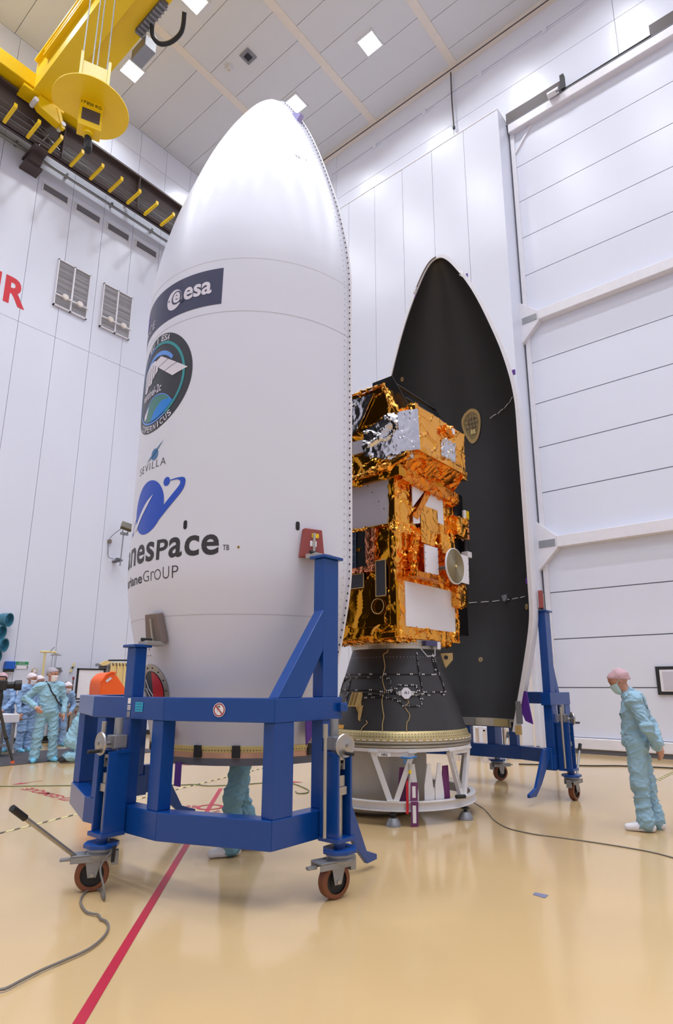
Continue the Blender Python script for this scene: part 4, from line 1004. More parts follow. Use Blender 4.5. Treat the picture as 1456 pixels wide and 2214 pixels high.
sd = empty('adapter_stand', S, 'white round steel stand with V struts under the black adapter cone', 'stand')
wht = M('stand_white')
obj('top_ring', MB().lathe([(.84, .77), (.92, .77), (.92, .808), (.84, .808), (.84, .77)], 72, S), wht, sd, smooth=True)
obj('base_ring', MB().lathe([(.89, .15), (.955, .15), (.955, .162), (.925, .162), (.925, .238), (.955, .238), (.955, .25), (.89, .25), (.89, .15)], 72, S), wht, sd)
V0 = 211
for k in range(6):
    a = V0 + 60 * k
    for s in (-1, 1):
        st_ = obj('strut', MB().bar(cyl(a + s * 14.5, .90, .765), cyl(a + s * 2.2, .90, .25), .06, .05, cyl(a, 1, 0) - S), wht, sd, bevel=.004)
        if k == 1 and s == -1:
            p0, p1 = cyl(a - 14.2, .932, .74), cyl(a - 3.2, .932, .28); d = (p1 - p0).normalized(); nn = (cyl(a - 8, 1, 0) - S).normalized(); up2 = nn.cross(d)
            flat('strut_text', fit(text2d('MATI EQUD VEGA PRIMUS', .0), 0, .42, -.012, .012), lambda x, y: tuple(p0 + d * x + up2 * y), M('ink'), st_)
    obj('node_plate', MB().bar(cyl(a - 4, .905, .255), cyl(a + 4, .905, .255), .11, .02), wht, sd)
    obj('top_shoe', MB().bar(cyl(a - 17, .895, .775), cyl(a - 11, .895, .775), .10, .02).bar(cyl(a + 11, .895, .775), cyl(a + 17, .895, .775), .10, .02), wht, sd)
    obj('top_rail', MB().bar(cyl(a - 12, .90, .745), cyl(a + 12, .90, .745), .04, .045), wht, sd)
    c = cyl(a, .93, 0)
    ft = obj('levelling_foot', MB().lathe([(0, 0), (.085, 0), (.085, .012), (.075, .04), (.055, .075), (.05, .085), (0, .085)], 24, c), M('galv'), sd, smooth=True)
    obj('foot_screw', MB().tube([c + Vector((0, 0, .08)), c + Vector((0, 0, .16))], .022, 8).lathe([(0, .118), (.05, .118), (.05, .13), (0, .13)], 6, c), M('dark_rubber'), ft)
pf = cyl(205.5, .925, .745); tt = Vector((-math.sin(R(206)), math.cos(R(206)), 0))
flat('name_plate', ([(-.07, -.022), (.07, -.022), (.07, .022), (-.07, .022)], [(0, 1, 2, 3)]), lambda x, y: tuple(pf + tt * x + Vector((0, 0, y))), M('paper'), sd)
flat('plate_text', fit(text2d('NR2', .02), -.035, .035, -.014, .014), lambda x, y: tuple(pf + Vector((math.cos(R(206)), math.sin(R(206)), 0)) * .002 + tt * x + Vector((0, 0, y))), M('ink'), sd)
for a in (238.5, 247.5, 226):
    t = Vector((-math.sin(R(a)), math.cos(R(a)), 0))
    p = cyl(a, .86, 0)
    obj('gusset_fin', MB().prism([(-.06, .25), (.06, .25), (.06, .32), (.02, .64), (-.015, .64), (-.06, .4)], lambda x, z, q: tuple(p + t * x + Vector((0, 0, z)) + Vector((math.cos(R(a)), math.sin(R(a)), 0)) * q), 0, .012), wht, sd)
for a in (255.5, 218):
    p = cyl(a, .82, 0); t = Vector((-math.sin(R(a)), math.cos(R(a)), 0))
    obj('violet_panel', MB().prism([(-.07, .14), (.08, .14), (.06, .60), (-.03, .60)], lambda x, z, q: tuple(p + t * x + Vector((0, 0, z)) + Vector((math.cos(R(a)), math.sin(R(a)), 0)) * q), 0, .01), M('mauve'), sd, label='violet upright panel')
obj('ring_handle', MB().tube([cyl(258, .96, .275), cyl(266, .98, .265)], .022, 10), M('dark_rubber'), sd, smooth=True)
obj('blue_tie', MB().tube([cyl(217, .94, .72), cyl(223, .97, .715), cyl(228, .93, .725)], .012, 6).tube([cyl(220, .955, .71), cyl(219, .97, .66)], .008, 5), mat('tie_blue', (40, 120, 190), .5), sd)
obj('pull_pin', MB().tube([cyl(222.5, .955, .66), cyl(222.8, .965, .58)], .014, 8), M('alu_ring'), sd)
obj('pin_band', MB().tube([cyl(222.7, .964, .585), cyl(222.8, .966, .55)], .017, 8), M('yellow'), sd)
tg = empty('remove_tag', cyl(224.5, .97, 0), 'long mauve paper tag with white label hanging from the white stand', 'tag')
tt = Vector((-math.sin(R(222)), math.cos(R(222)), 0)); nn = Vector((math.cos(R(222)), math.sin(R(222)), 0))
for k, (z0, z1) in enumerate(((.26, .46), (-.0, .26))):
    o_ = cyl(225, .975, 0); 
    tg_ = obj('tag_sheet', MB().prism([(-.045, z0 + .005), (.04, z0 + .005), (.045, z1), (-.035, z1)], lambda x, z, q: tuple(o_ + tt * x + nn * q + Vector((0, 0, z))), 0, .004), M('mauve'), tg)
    obj('tag_label', MB().prism([(-.02, z0 + .04), (.018, z0 + .04), (.018, z1 - .04), (-.02, z1 - .04)], lambda x, z, q: tuple(o_ + tt * x + nn * q + Vector((0, 0, z))), .004, .006), M('paper'), tg_)
obj('tag_cord', MB().tube([cyl(222.8, .966, .56), cyl(224, .972, .5), cyl(225, .976, .455)], .003, 5), M('paper'), tg)
obj('red_ribbon', MB().prism([(-.09, .13), (-.06, .13), (-.058, .5), (-.085, .45)], lambda x, z, q: tuple(o_ + tt * x + nn * (q - .02) + Vector((0, 0, z))), 0, .004), M('red'), tg)

dm = Vector((S.x, S.y, 0)) - Vector((.6334, -.7738, 0)) * .26
e = empty('metal_drum', dm, 'dull silver round-bottomed drum inside the white stand', 'drum')
obj('drum_body', MB().lathe([(0, .02), (.42, .02), (.52, .06), (.585, .14), (.612, .28), (.62, .45), (.62, .76), (0, .76)], 64, dm), M('drum_metal'), e, smooth=True)
obj('drum_foot', MB().lathe([(.2, 0), (.3, 0), (.3, .03), (.2, .03), (.2, 0)], 32, dm), M('galv'), e, smooth=True)
0 and obj('drum_seam', MB().lathe([(.621, .55), (.623, .555), (.621, .56)], 64, dm), M('galv'), e)

# ------------------------------------------------------------------ the satellite
sa = empty('satellite', (6.65, 4.67, 2.06), 'gold foil wrapped satellite standing on the black adapter cone', 'satellite')
def foil(name, mb, m, par=sa, seg=.055, amp=.012, f=6., seed=0., label=None, fine=.35):
    seg = min(seg, .045) * .8
    dark = m == DG
    if dark: f *= .7; amp *= .8
    bm = bmesh.new(); vs = [bm.verts.new(p) for p in mb.v]
    for q in mb.f:
        try: bm.faces.new([vs[i] for i in q])
        except ValueError: pass
    bmesh.ops.remove_doubles(bm, verts=bm.verts, dist=1e-5)
    bmesh.ops.triangulate(bm, faces=bm.faces)
    for _ in range(7):
        es = [x for x in bm.edges if x.calc_length() > seg]
        if not es: break
        bmesh.ops.subdivide_edges(bm, edges=es, cuts=1)
        bmesh.ops.triangulate(bm, faces=[x for x in bm.faces if len(x.verts) > 3])
    bmesh.ops.beautify_fill(bm, faces=bm.faces, edges=bm.edges) if False else None
    o3 = Vector((seed * 3.7, seed * 1.3, seed * 2.1)); bm.normal_update()
    for v in bm.verts:
        p = v.co * f + o3
        p += noise.noise_vector(p * .7) * .6
        a_ = abs(noise.noise(p * .55)); b_ = abs(noise.noise(p * 1.15 + Vector((5, 1, 3)))); c_ = noise.noise(p * .4 + Vector((9, 4, 2)))
        v.co += v.normal * amp * (1.2 * max(0, 1 - a_ / .10) + .8 * max(0, 1 - b_ / (.05 if dark else .09)) + .9 * c_) + noise.noise_vector(p * 2.2) * amp * fine * .45
    bm.verts.index_update()
    out = MB(); out.add([tuple(v.co) for v in bm.verts], [tuple(x.index for x in q.verts) for q in bm.faces]); bm.free()
    o = obj(name, out, m, par, label=label)
    return o
G, AM, DG, SV, CU = (M(n) for n in ('gold_foil', 'amber_foil', 'dark_gold_foil', 'silver_foil', 'copper_foil'))
X0s, X1s, Y0s, Y1s = 5.93, 7.37, 4.11, 5.24
foil('body', MB().box((X0s + .01, Y0s + .01, 2.08), (X1s, Y1s, 4.12)), DG, seg=.06, amp=.016, f=4.5, seed=1)
# right face (towards -Y): gold blankets around white radiators
def rface(poly, y, t=.012): return MB().prism(poly, lambda a, b, q: (a, y + q, b), -t, 0)
foil('front_blanket', rface([(5.91, 2.72), (7.38, 2.72), (7.38, 4.10), (5.91, 4.10)], 4.112), G, amp=.02, f=5, seed=2, seg=.045)
foil('front_blanket', rface([(5.91, 2.06), (7.40, 2.06), (7.40, 2.22), (5.91, 2.22)], 4.11, .02), G, amp=.022, f=7, seed=3, seg=.04)
foil('front_blanket', rface([(5.91, 2.2), (6.09, 2.2), (6.09, 2.76), (5.91, 2.76)], 4.11, .018), G, amp=.012, f=5, seed=4, seg=.04)
foil('front_blanket', rface([(7.26, 2.2), (7.40, 2.2), (7.40, 2.78), (7.22, 2.78), (7.22, 2.6)], 4.11, .02), G, amp=.022, f=8, seed=5, seg=.04)
obj('radiator', rface([(6.083, 2.2), (7.265, 2.2), (7.28, 2.62), (7.215, 2.625), (7.21, 2.75), (6.31, 2.75), (6.083, 2.745)], 4.10, .02), M('sat_white'), sa, label='large white lower radiator')
obj('radiator', rface([(6.26, 4.01), (6.58, 4.03), (6.26, 3.72)], 4.07, .012), M('sat_white'), sa)
obj('radiator', rface([(6.27, 3.60), (6.42, 3.76), (6.42, 3.54), (6.27, 3.5)], 4.07, .012), M('sat_white'), sa)
obj('radiator', rface([(6.44, 3.78), (6.66, 4.01), (7.02, 3.985), (7.02, 3.64), (6.85, 3.64), (6.85, 3.80)], 4.07, .012), M('sat_white'), sa, label='white upper radiator window')
foil('window_blanket', rface([(6.43, 3.45), (6.855, 3.49), (6.855, 3.81), (6.43, 3.79)], 4.06, .012), G, amp=.005, f=5, seed=6, seg=.05)
foil('diagonal_strap', rface([(6.26, 3.60), (6.58, 4.02), (6.69, 4.0), (6.36, 3.58)], 4.065, .02), AM, amp=.008, f=7, seed=7, seg=.04)
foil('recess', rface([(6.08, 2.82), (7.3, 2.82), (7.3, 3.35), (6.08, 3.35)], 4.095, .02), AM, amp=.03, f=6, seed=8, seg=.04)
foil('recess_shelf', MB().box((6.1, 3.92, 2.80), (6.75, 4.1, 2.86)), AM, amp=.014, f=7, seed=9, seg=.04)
foil('cable_bundle', MB().tube([(6.2, 4.02, 2.86), (6.18, 4.02, 3.1), (6.26, 4.03, 3.36)], .05, 8), AM, amp=.02, f=9, seed=10, seg=.04)
foil('equipment_cover', MB().box((6.35, 4.0, 3.27), (6.68, 4.1, 3.46)), G, amp=.01, f=6, seed=11, seg=.05)
foil('equipment_cover', MB().box((6.75, 3.95, 3.2), (7.1, 4.1, 3.45)), G, amp=.022, f=7, seed=12, seg=.04)
foil('corner_cover', MB().box((7.2, 3.98, 2.55), (7.44, 4.2, 2.82)), G, amp=.02, f=7, seed=13, seg=.04)
foil('corner_cover', MB().box((7.28, 4.0, 3.55), (7.56, 4.2, 3.82)), G, amp=.025, f=7, seed=14, seg=.04)
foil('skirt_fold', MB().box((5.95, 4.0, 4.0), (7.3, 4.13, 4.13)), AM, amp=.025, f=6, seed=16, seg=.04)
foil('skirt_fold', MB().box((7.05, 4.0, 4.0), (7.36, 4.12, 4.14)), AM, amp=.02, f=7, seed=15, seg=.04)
obj('antenna_plate', rface([(6.322, 2.853), (6.638, 2.853), (6.635, 3.23), (6.322, 3.226)], 3.95, .015), M('sat_white'), sa)
obj('antenna_mount', MB().box((6.34, 3.95, 2.87), (6.6, 4.09, 3.2)), M('amber_foil'), sa)
obj('antenna_plate', rface([(6.98, 2.845), (7.345, 2.845), (7.355, 3.23), (6.98, 3.23)], 3.9, .015), M('sat_white'), sa)
obj('antenna_mount', MB().box((7.0, 3.9, 2.9), (7.3, 4.09, 3.18)), M('amber_foil'), sa)
b = MB()
for x0, x1, y in ((6.335, 6.625, 3.934), (6.99, 7.34, 3.884)):
    for k in range(5):
        for x in (x0, x1): b.ball((x, y, 2.87 + .085 * k), .006, 6)
obj('plate_screws', b, M('ink'), sa, kind='stuff')
dsh = (6.80, 3.80, 3.0)
da = obj('dish_antenna', MB().lathe([(0, 0), (.235, 0), (.235, .02), (.228, .024), (.222, .018), (0, .018)], 48, dsh, (0, -1, 0)), M('sat_white'), sa, smooth=True, label='round grooved antenna dish')
obj('dish_face', MB().lathe([(0, .021), (.222, .021)], 48, dsh, (0, -1, 0)), M('dish_grey'), da)
rg = MB()
for k in range(11):
    r = .025 + .0185 * k
    rg.lathe([(r - .0025, .0205), (r, .0245), (r + .0025, .0205)], 40, dsh, (0, -1, 0))
obj('dish_grooves', rg, M('dish_line'), da, kind='stuff')
obj('dish_hub', MB().tube([(dsh[0], dsh[1] - .02, dsh[2]), (dsh[0], dsh[1] - .035, dsh[2])], .016, 10), M('tan2'), da)
obj('dish_boom', MB().tube([(6.8, 3.8, 3.0), (6.8, 4.1, 3.0)], .03, 10), M('galv'), sa)
# stowed solar array on the far (+X) side
for z0, z1 in ((2.19, 2.9), (2.93, 3.55), (3.58, 4.2)):
    obj('solar_array', MB().box((7.44, 4.12, z0), (7.58, 5.2, z1)), M('array_black'), sa, bevel=.004)
obj('array_edge', MB().box((7.60, 4.14, 2.19), (7.74, 5.2, 4.25)), M('array_black'), sa, bevel=.004)
for k, z in enumerate((3.54, 3.64, 3.74)):
    obj('damper_ring', MB().tube([(7.62, 4.06, z), (7.62, 4.06, z + .07)], .06, 14), mat('damper_orange', (214, 134, 78), .45), sa, smooth=True)
obj('damper_body', MB().tube([(7.62, 4.06, 3.36), (7.62, 4.06, 3.84)], .045, 12), M('black'), sa, smooth=True)
obj('damper_head', MB().tube([(7.62, 4.06, 3.84), (7.62, 4.06, 3.98)], .03, 10).box((7.56, 4.0, 3.28), (7.68, 4.1, 3.36)), M('flange_white'), sa)
obj('array_tag', MB().box((7.66, 4.03, 3.86), (7.71, 4.05, 3.98)), M('yellow'), sa)
for z in (2.6, 2.66, 3.53): obj('hook_loop', MB().tube([(7.46, 4.04, z), (7.50, 4.03, z + .03), (7.54, 4.04, z), (7.5, 4.03, z - .03), (7.46, 4.04, z)], .006, 5), M('steel'), sa)
# left face (towards -X)
def lface(poly, x, t=.012): return MB().prism(poly, lambda a, b, q: (x + q, a, b), -t, 0)
obj('side_radiator', lface([(4.145, 3.46), (5.24, 3.46), (5.24, 4.035), (4.14, 4.03)], 5.93, .03), M('sat_lavender'), sa, label='pale lilac side radiator')
b = MB()
for y, z in ((4.76, 3.96), (4.5, 4.0), (4.43, 3.9), (4.33, 3.76), (4.25, 3.65), (4.17, 3.53)): b.ball((5.9, y, z), .009, 6)
obj('radiator_plugs', b, M('ink'), sa, kind='stuff')
foil('side_blanket', lface([(4.11, 2.08), (5.24, 2.08), (5.24, 3.45), (4.11, 3.45)], 5.93, .012), DG, amp=.026, f=3.2, seed=20, seg=.05)
foil('side_edge', MB().box((5.895, 4.09, 2.08), (5.94, 4.17, 4.05)), DG, amp=.02, f=6, seed=21, seg=.04)
foil('corner_strip', MB().box((5.895, 4.08, 2.72), (6.02, 4.13, 4.1)), G, amp=.018, f=6, seed=22, seg=.04)
obj('cell_panel', lface([(4.694, 2.95), (5.2, 2.95), (5.2, 3.42), (4.692, 3.42)], 5.905, .02), M('cell_blue'), sa, label='blue solar cell panel')
b = MB()
for k in range(6): b.box((5.882, 4.694 + .08 * k, 2.95), (5.884, 4.698 + .08 * k, 3.42))
for k in range(4): b.box((5.882, 4.694, 3.03 + .1 * k), (5.884, 5.2, 3.034 + .1 * k))
obj('cell_lines', b, M('galv'), sa, kind='stuff')
obj('cell_recess', lface([(4.52, 2.95), (4.69, 2.95), (4.69, 3.42), (4.52, 3.42)], 5.91, .01), M('array_black'), sa)
foil('copper_frame', MB().box((5.87, 4.39, 2.9), (5.92, 4.44, 3.42)), CU, amp=.01, f=8, seed=23, seg=.04)
foil('copper_frame', MB().box((5.87, 4.45, 2.9), (5.92, 4.52, 3.42)), CU, amp=.008, f=8, seed=24, seg=.04)
foil('copper_frame', MB().box((5.87, 4.39, 2.88), (5.92, 5.2, 2.95)), CU, amp=.012, f=8, seed=25, seg=.04)
for poly in ([(4.232, 2.56), (4.38, 2.56), (4.38, 3.0), (4.23, 3.0)], [(4.57, 2.69), (5.2, 2.69), (5.2, 2.87), (4.57, 2.87)]):
    pnl = obj('dark_panel', lface(poly, 5.905, .02), mat('panel_slate', (62, 64, 74), .55), sa)
    ys_ = [p[0] for p in poly]; zs_ = [p[1] for p in poly]; f = MB()
    for (a, b2), (c, d) in zip(((min(ys_), min(zs_)), (min(ys_), max(zs_)), (min(ys_), min(zs_)), (max(ys_), min(zs_))), ((max(ys_), min(zs_)), (max(ys_), max(zs_)), (min(ys_), max(zs_)), (max(ys_), max(zs_)))):
        f.tube([(5.885, a, b2), (5.885, c, d)], .006, 5)
    obj('panel_edge', f, M('tan'), pnl)
obj('ring_trim', MB().tube([(5.9, 4.367 + .092 * math.cos(2*math.pi*k/32), 2.443 + .092 * math.sin(2*math.pi*k/32)) for k in range(33)], .006, 5, cap=False), M('tan'), sa)
foil('lower_fold', MB().box((5.87, 4.1, 2.06), (5.94, 5.24, 2.2)), DG, amp=.028, f=6, seed=26, seg=.04)
foil('seam_fold', MB().tube([(5.905, 4.1, 3.44), (5.9, 4.5, 3.44), (5.905, 5.24, 3.45)], .018, 6), G, amp=.012, f=9, seed=27, seg=.05)
foil('base_wrap', MB().box((5.98, 4.16, 2.03), (7.3, 5.2, 2.09)), G, amp=.02, f=7, seed=28, seg=.05)
# imaging instrument on top
foil('instrument_body', MB().prism([(4.02, 4.12), (5.3, 4.12), (5.3, 5.30), (4.22, 5.30), (4.0, 4.84)], lambda a, b, t: (t, a, b), 5.86, 7.2), DG, amp=.024, f=4, seed=30, seg=.055)
foil('instrument_box', MB().box((5.97, 3.80, 4.36), (7.22, 4.3, 4.96)), G, amp=.014, f=4.5, seed=31, seg=.055)
foil('box_edge', MB().box((5.945, 3.78, 4.34), (6.02, 3.9, 4.97)), G, amp=.014, f=6, seed=32, seg=.04)
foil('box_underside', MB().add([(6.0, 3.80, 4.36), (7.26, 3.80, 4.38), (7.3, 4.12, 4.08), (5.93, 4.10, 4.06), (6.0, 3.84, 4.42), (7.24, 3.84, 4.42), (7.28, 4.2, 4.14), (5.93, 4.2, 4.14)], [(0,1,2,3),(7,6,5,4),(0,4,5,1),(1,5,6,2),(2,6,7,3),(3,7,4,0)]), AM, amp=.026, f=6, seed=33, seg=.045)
foil('box_tail', MB().box((7.2, 3.84, 4.32), (7.32, 4.0, 4.42)), G, amp=.02, f=8, seed=34, seg=.04)
foil('lower_wrap', MB().box((5.85, 3.98, 4.03), (5.99, 5.3, 4.14)), DG, amp=.026, f=6, seed=35, seg=.04)
foil('lower_roll', MB().tube([(5.86, 3.84, 4.27), (5.85, 4.1, 4.18), (5.85, 4.5, 4.14), (5.86, 5.2, 4.08)], .05, 8), G, amp=.02, f=7, seed=36, seg=.045)
foil('silver_panel', MB().prism([(3.86, 4.25), (4.02, 4.22), (4.36, 4.30), (4.36, 4.64), (4.02, 4.86), (3.86, 4.88)], lambda a, b, t: (t + (a - 3.8) * -.56, a, b), 5.96, 5.99), SV, amp=.03, f=3.4, seed=44, seg=.045, label='crinkled silver foil panel')
foil('silver_plate', MB().prism([(3.74, 4.33), (3.93, 4.3), (3.95, 4.82), (3.75, 4.87)], lambda a, b, t: (t + (a - 3.74) * -.75, a, b), 5.955, 5.97), SV, amp=.006, f=4, seed=38, seg=.06)
foil('silver_mirror', MB().prism([(4.34, 5.22), (5.2, 5.27), (5.2, 4.72), (4.74, 4.72), (4.62, 4.78)], lambda a, b, t: (t, a, b), 5.83, 5.85), SV, amp=.008, f=4, seed=39, seg=.06, label='smooth silver foil panel')
foil('gable_trim', MB().tube([(5.85, 4.2, 5.31), (5.85, 4.1, 5.08), (5.85, 3.99, 4.85)], .025, 6), G, amp=.016, f=8, seed=40, seg=.04)
foil('gable_trim', MB().tube([(5.85, 4.2, 5.31), (5.85, 4.7, 5.32), (5.85, 5.3, 5.30)], .018, 6), G, amp=.012, f=8, seed=41, seg=.04)
obj('white_cover', lface([(4.402, 4.448), (4.69, 4.448), (4.69, 4.63), (4.402, 4.615)], 5.845, .02), M('sat_lavender'), sa)
foil('window_frame', MB().box((6.6, 3.77, 4.44), (6.90, 3.8, 4.70)), M('silver_foil'), amp=.02, f=8, seed=42, seg=.035)
foil('sensor_cover', MB().box((6.62, 3.74, 4.78), (6.86, 3.82, 4.9)), AM, amp=.025, f=9, seed=43, seg=.035)
obj('sensor_window', MB().box((6.76, 3.72, 4.80), (6.83, 3.76, 4.88)), M('flange_white'), sa)
bf = MB().prism([(4.5, 5.50), (4.18, 5.50), (3.92, 4.98), (3.92, 4.94), (4.5, 4.94)], lambda a, b, t: (t, a, b), 6.02, 6.05)
bf.prism([(4.5, 5.50), (4.18, 5.50), (3.92, 4.98), (3.92, 4.94), (4.5, 4.94)], lambda a, b, t: (t, a, b), 7.0, 7.03)
bf.box((6.05, 4.45, 4.94), (7.0, 4.5, 5.50)).box((6.05, 4.0, 4.94), (7.0, 4.5, 4.98))
obj('telescope_baffle', bf, M('array_black'), sa, label='black open telescope hood')
obj('baffle_vane', MB().bar((6.05, 4.14, 5.38), (7.0, 4.14, 5.38), .03, .02).bar((6.05, 4.0, 5.14), (7.0, 4.0, 5.14), .03, .02), M('black'), sa)
obj('baffle_floor', MB().bar((6.05, 4.3, 5.1), (7.0, 4.3, 5.1), .26, .01, (0, -.8, .6)), M('array_black'), sa)

# ------------------------------------------------------------------ people: smooth fields meshed into one continuous surface each
def field_mesh(prims, h, k=.03, folds=0., seed=0, cut=None):
    """prims: (p0, p1, r0, r1[, squash]) round cones in metres -> verts, quads (surface nets)"""
    P = np.array([list(p[0]) for p in prims] + [list(p[1]) for p in prims]); rm = max(max(p[2], p[3]) for p in prims) + 3 * h + k
    lo_ = P.min(0) - rm; hi_ = P.max(0) + rm
    n = np.ceil((hi_ - lo_) / h).astype(int) + 1
    F = np.full(n, 1.0, np.float32)
    for p in prims:
        a, b = np.array(p[0], float), np.array(p[1], float); r0, r1 = p[2], p[3]
        m = max(r0, r1) + k + 2.5 * h
        i0 = np.maximum(((np.minimum(a, b) - m - lo_) / h).astype(int), 0); i1 = np.minimum(((np.maximum(a, b) + m - lo_) / h).astype(int) + 2, n)
        sl = tuple(slice(u, v) for u, v in zip(i0, i1))
        g = np.stack(np.meshgrid(*[lo_[d] + h * np.arange(i0[d], i1[d]) for d in range(3)], indexing='ij'), -1)
        ab = b - a; t = np.clip(((g - a) @ ab) / max(ab @ ab, 1e-9), 0, 1)
        d = np.linalg.norm(g - a - t[..., None] * ab, axis=-1) - (r0 + (r1 - r0) * t)
        q = F[sl]; hh = np.clip(.5 + .5 * (q - d) / k, 0, 1)
        F[sl] = q * (1 - hh) + d * hh - k * hh * (1 - hh)
    if folds:
        ax = [lo_[d] + h * np.arange(n[d]) for d in range(3)]
        X, Y, Z = np.meshgrid(*ax, indexing='ij'); s = seed * 1.7
        wv = .5 * np.sin(9 * X + 14 * Z + s + 2.2 * np.sin(11 * Y + 6 * Z)) + .8 * np.sin(27 * Y - 43 * Z + 1.3 * s + 2.6 * np.sin(13 * X + 9 * Z)) + .9 * np.sin(61 * Z + 29 * X - 22 * Y + s * .4 + 3 * np.sin(11 * Y + 7 * X)) + .5 * np.sin(48 * X + 37 * Y + 30 * Z + 3 * np.sin(14 * Z))
        F += (folds * wv / 2).astype(np.float32)
    if cut is not None:
        ax = [lo_[d] + h * np.arange(n[d]) for d in range(3)]
        X, Y, Z = np.meshgrid(*ax, indexing='ij'); F = np.maximum(F, cut(X, Y, Z).astype(np.float32))
    I = F < 0
    c = np.zeros(np.array(F.shape) - 1, np.int8)
    for dx in (0, 1):
        for dy in (0, 1):
            for dz in (0, 1): c += I[dx:dx + c.shape[0], dy:dy + c.shape[1], dz:dz + c.shape[2]]
    act = (c > 0) & (c < 8); idx = np.full(c.shape, -1, np.int64); cells = np.argwhere(act); idx[act] = np.arange(len(cells))
    acc = np.zeros((len(cells), 3)); cnt = np.zeros(len(cells))
    i, j, l = cells.T
    corners = [(dx, dy, dz) for dx in (0, 1) for dy in (0, 1) for dz in (0, 1)]
    for u in corners:
        for ax_ in range(3):
            if u[ax_]: continue
            v = list(u); v[ax_] = 1
            f0 = F[i + u[0], j + u[1], l + u[2]]; f1 = F[i + v[0], j + v[1], l + v[2]]
            m = (f0 < 0) != (f1 < 0); t = np.where(m, f0 / np.where(f0 == f1, 1, f0 - f1), 0)
            p = np.array(u, float) + np.eye(3)[ax_] * t[:, None]
            acc += p * m[:, None]; cnt += m
    V = lo_ + h * (cells + acc / np.maximum(cnt, 1)[:, None])
    Q = []
    for ax_ in range(3):
        a1, a2 = [(1, 2), (2, 0), (0, 1)][ax_]
        s0 = [slice(None)] * 3; s1 = [slice(None)] * 3; s0[ax_] = slice(0, -1); s1[ax_] = slice(1, None)
        A, B = I[tuple(s0)], I[tuple(s1)]
        e = np.argwhere(A != B)
        ok = (e[:, a1] > 0) & (e[:, a2] > 0) & (e[:, a1] < F.shape[a1] - 1) & (e[:, a2] < F.shape[a2] - 1); e = e[ok]
        def cell(o1, o2):
            q = e.copy(); q[:, a1] += o1; q[:, a2] += o2
            return idx[q[:, 0], q[:, 1], q[:, 2]]
        q = np.stack([cell(-1, -1), cell(0, -1), cell(0, 0), cell(-1, 0)], -1)
        fl = ~A[e[:, 0], e[:, 1], e[:, 2]]
        q[fl] = q[fl][:, ::-1]
        Q.append(q)
    Q = np.concatenate(Q); Q = Q[(Q >= 0).all(1)]
    return V, Q
def mesh_np(name, V, Q, m, parent, **k):
    me = bpy.data.meshes.new(name); me.from_pydata(V.tolist(), [], Q.tolist()); me.materials.append(m)
    for p in me.polygons: p.use_smooth = True
    o = bpy.data.objects.new(name, me); col.objects.link(o); o.parent = parent
    return tag(o, **k)
def wrinkle(V, Q, amp, seed):
    """cloth creases: ridged noise pushed along the normals"""
    N = np.zeros_like(V); a = V[Q[:, 2]] - V[Q[:, 0]]; b = V[Q[:, 3]] - V[Q[:, 1]]; fn = np.cross(a, b)
    for k in range(4): np.add.at(N, Q[:, k], fn)
    N /= np.maximum(np.linalg.norm(N, axis=1), 1e-9)[:, None]
    out = V.copy(); off = Vector((seed * 2.3, seed * 1.1, seed * .7))
    for i, p in enumerate(V):
        q = Vector(p); w_ = noise.noise_vector(q * 3 + off) * .12
        q = q + w_
        r1 = noise.noise(Vector((q.x * 5 + q.z * 4, q.y * 5 - q.z * 3, q.z * 8)) + off)
        r2 = noise.noise(Vector((q.x * 9 - q.z * 7, q.y * 9 + q.z * 6, q.z * 13)) + off * 2)
        out[i] += N[i] * amp * (1.3 * max(0, 1 - abs(r1) / .16) + .7 * max(0, 1 - abs(r2) / .14) - .5)
    return out, Q
def v3(p): return np.array(p, float)
def hand_prims(wrist, d, palm_n, curl=.5, s=1.):
    """wrist, pointing direction, palm normal; five separate fingers"""
    d = v3(d) / np.linalg.norm(d); pn = v3(palm_n); pn = pn - d * (pn @ d); pn /= np.linalg.norm(pn); w_ = np.cross(pn, d)
    P = [(wrist, wrist + d * .04 * s, .026 * s, .03 * s)]
    for k in range(4):
        o = (k - 1.5) * .021 * s
        a = wrist + d * .03 * s + w_ * o * .7; b = wrist + d * .092 * s + w_ * o
        P.append((a, b, .015 * s, .0125 * s))
        L = (.036, .042, .040, .031)[k] * s; q = b; dd = d.copy()
        for j in range(2):
            an = curl * (.5 + .6 * j); dd = dd * math.cos(an) + pn * math.sin(an); dd /= np.linalg.norm(dd)
            e = q + dd * L * (1, .85)[j]; P.append((q, e, .0105 * s, .009 * s)); q = e
    a = wrist + d * .025 * s - w_ * .022 * s; b = a + (d * .5 - w_ * .7 + pn * .35) * .045 * s; e_ = b + (d * .85 - w_ * .2 + pn * .4) * .034 * s
    P += [(a, b, .015 * s, .0125 * s), (b, e_, .012 * s, .01 * s)]
    return P
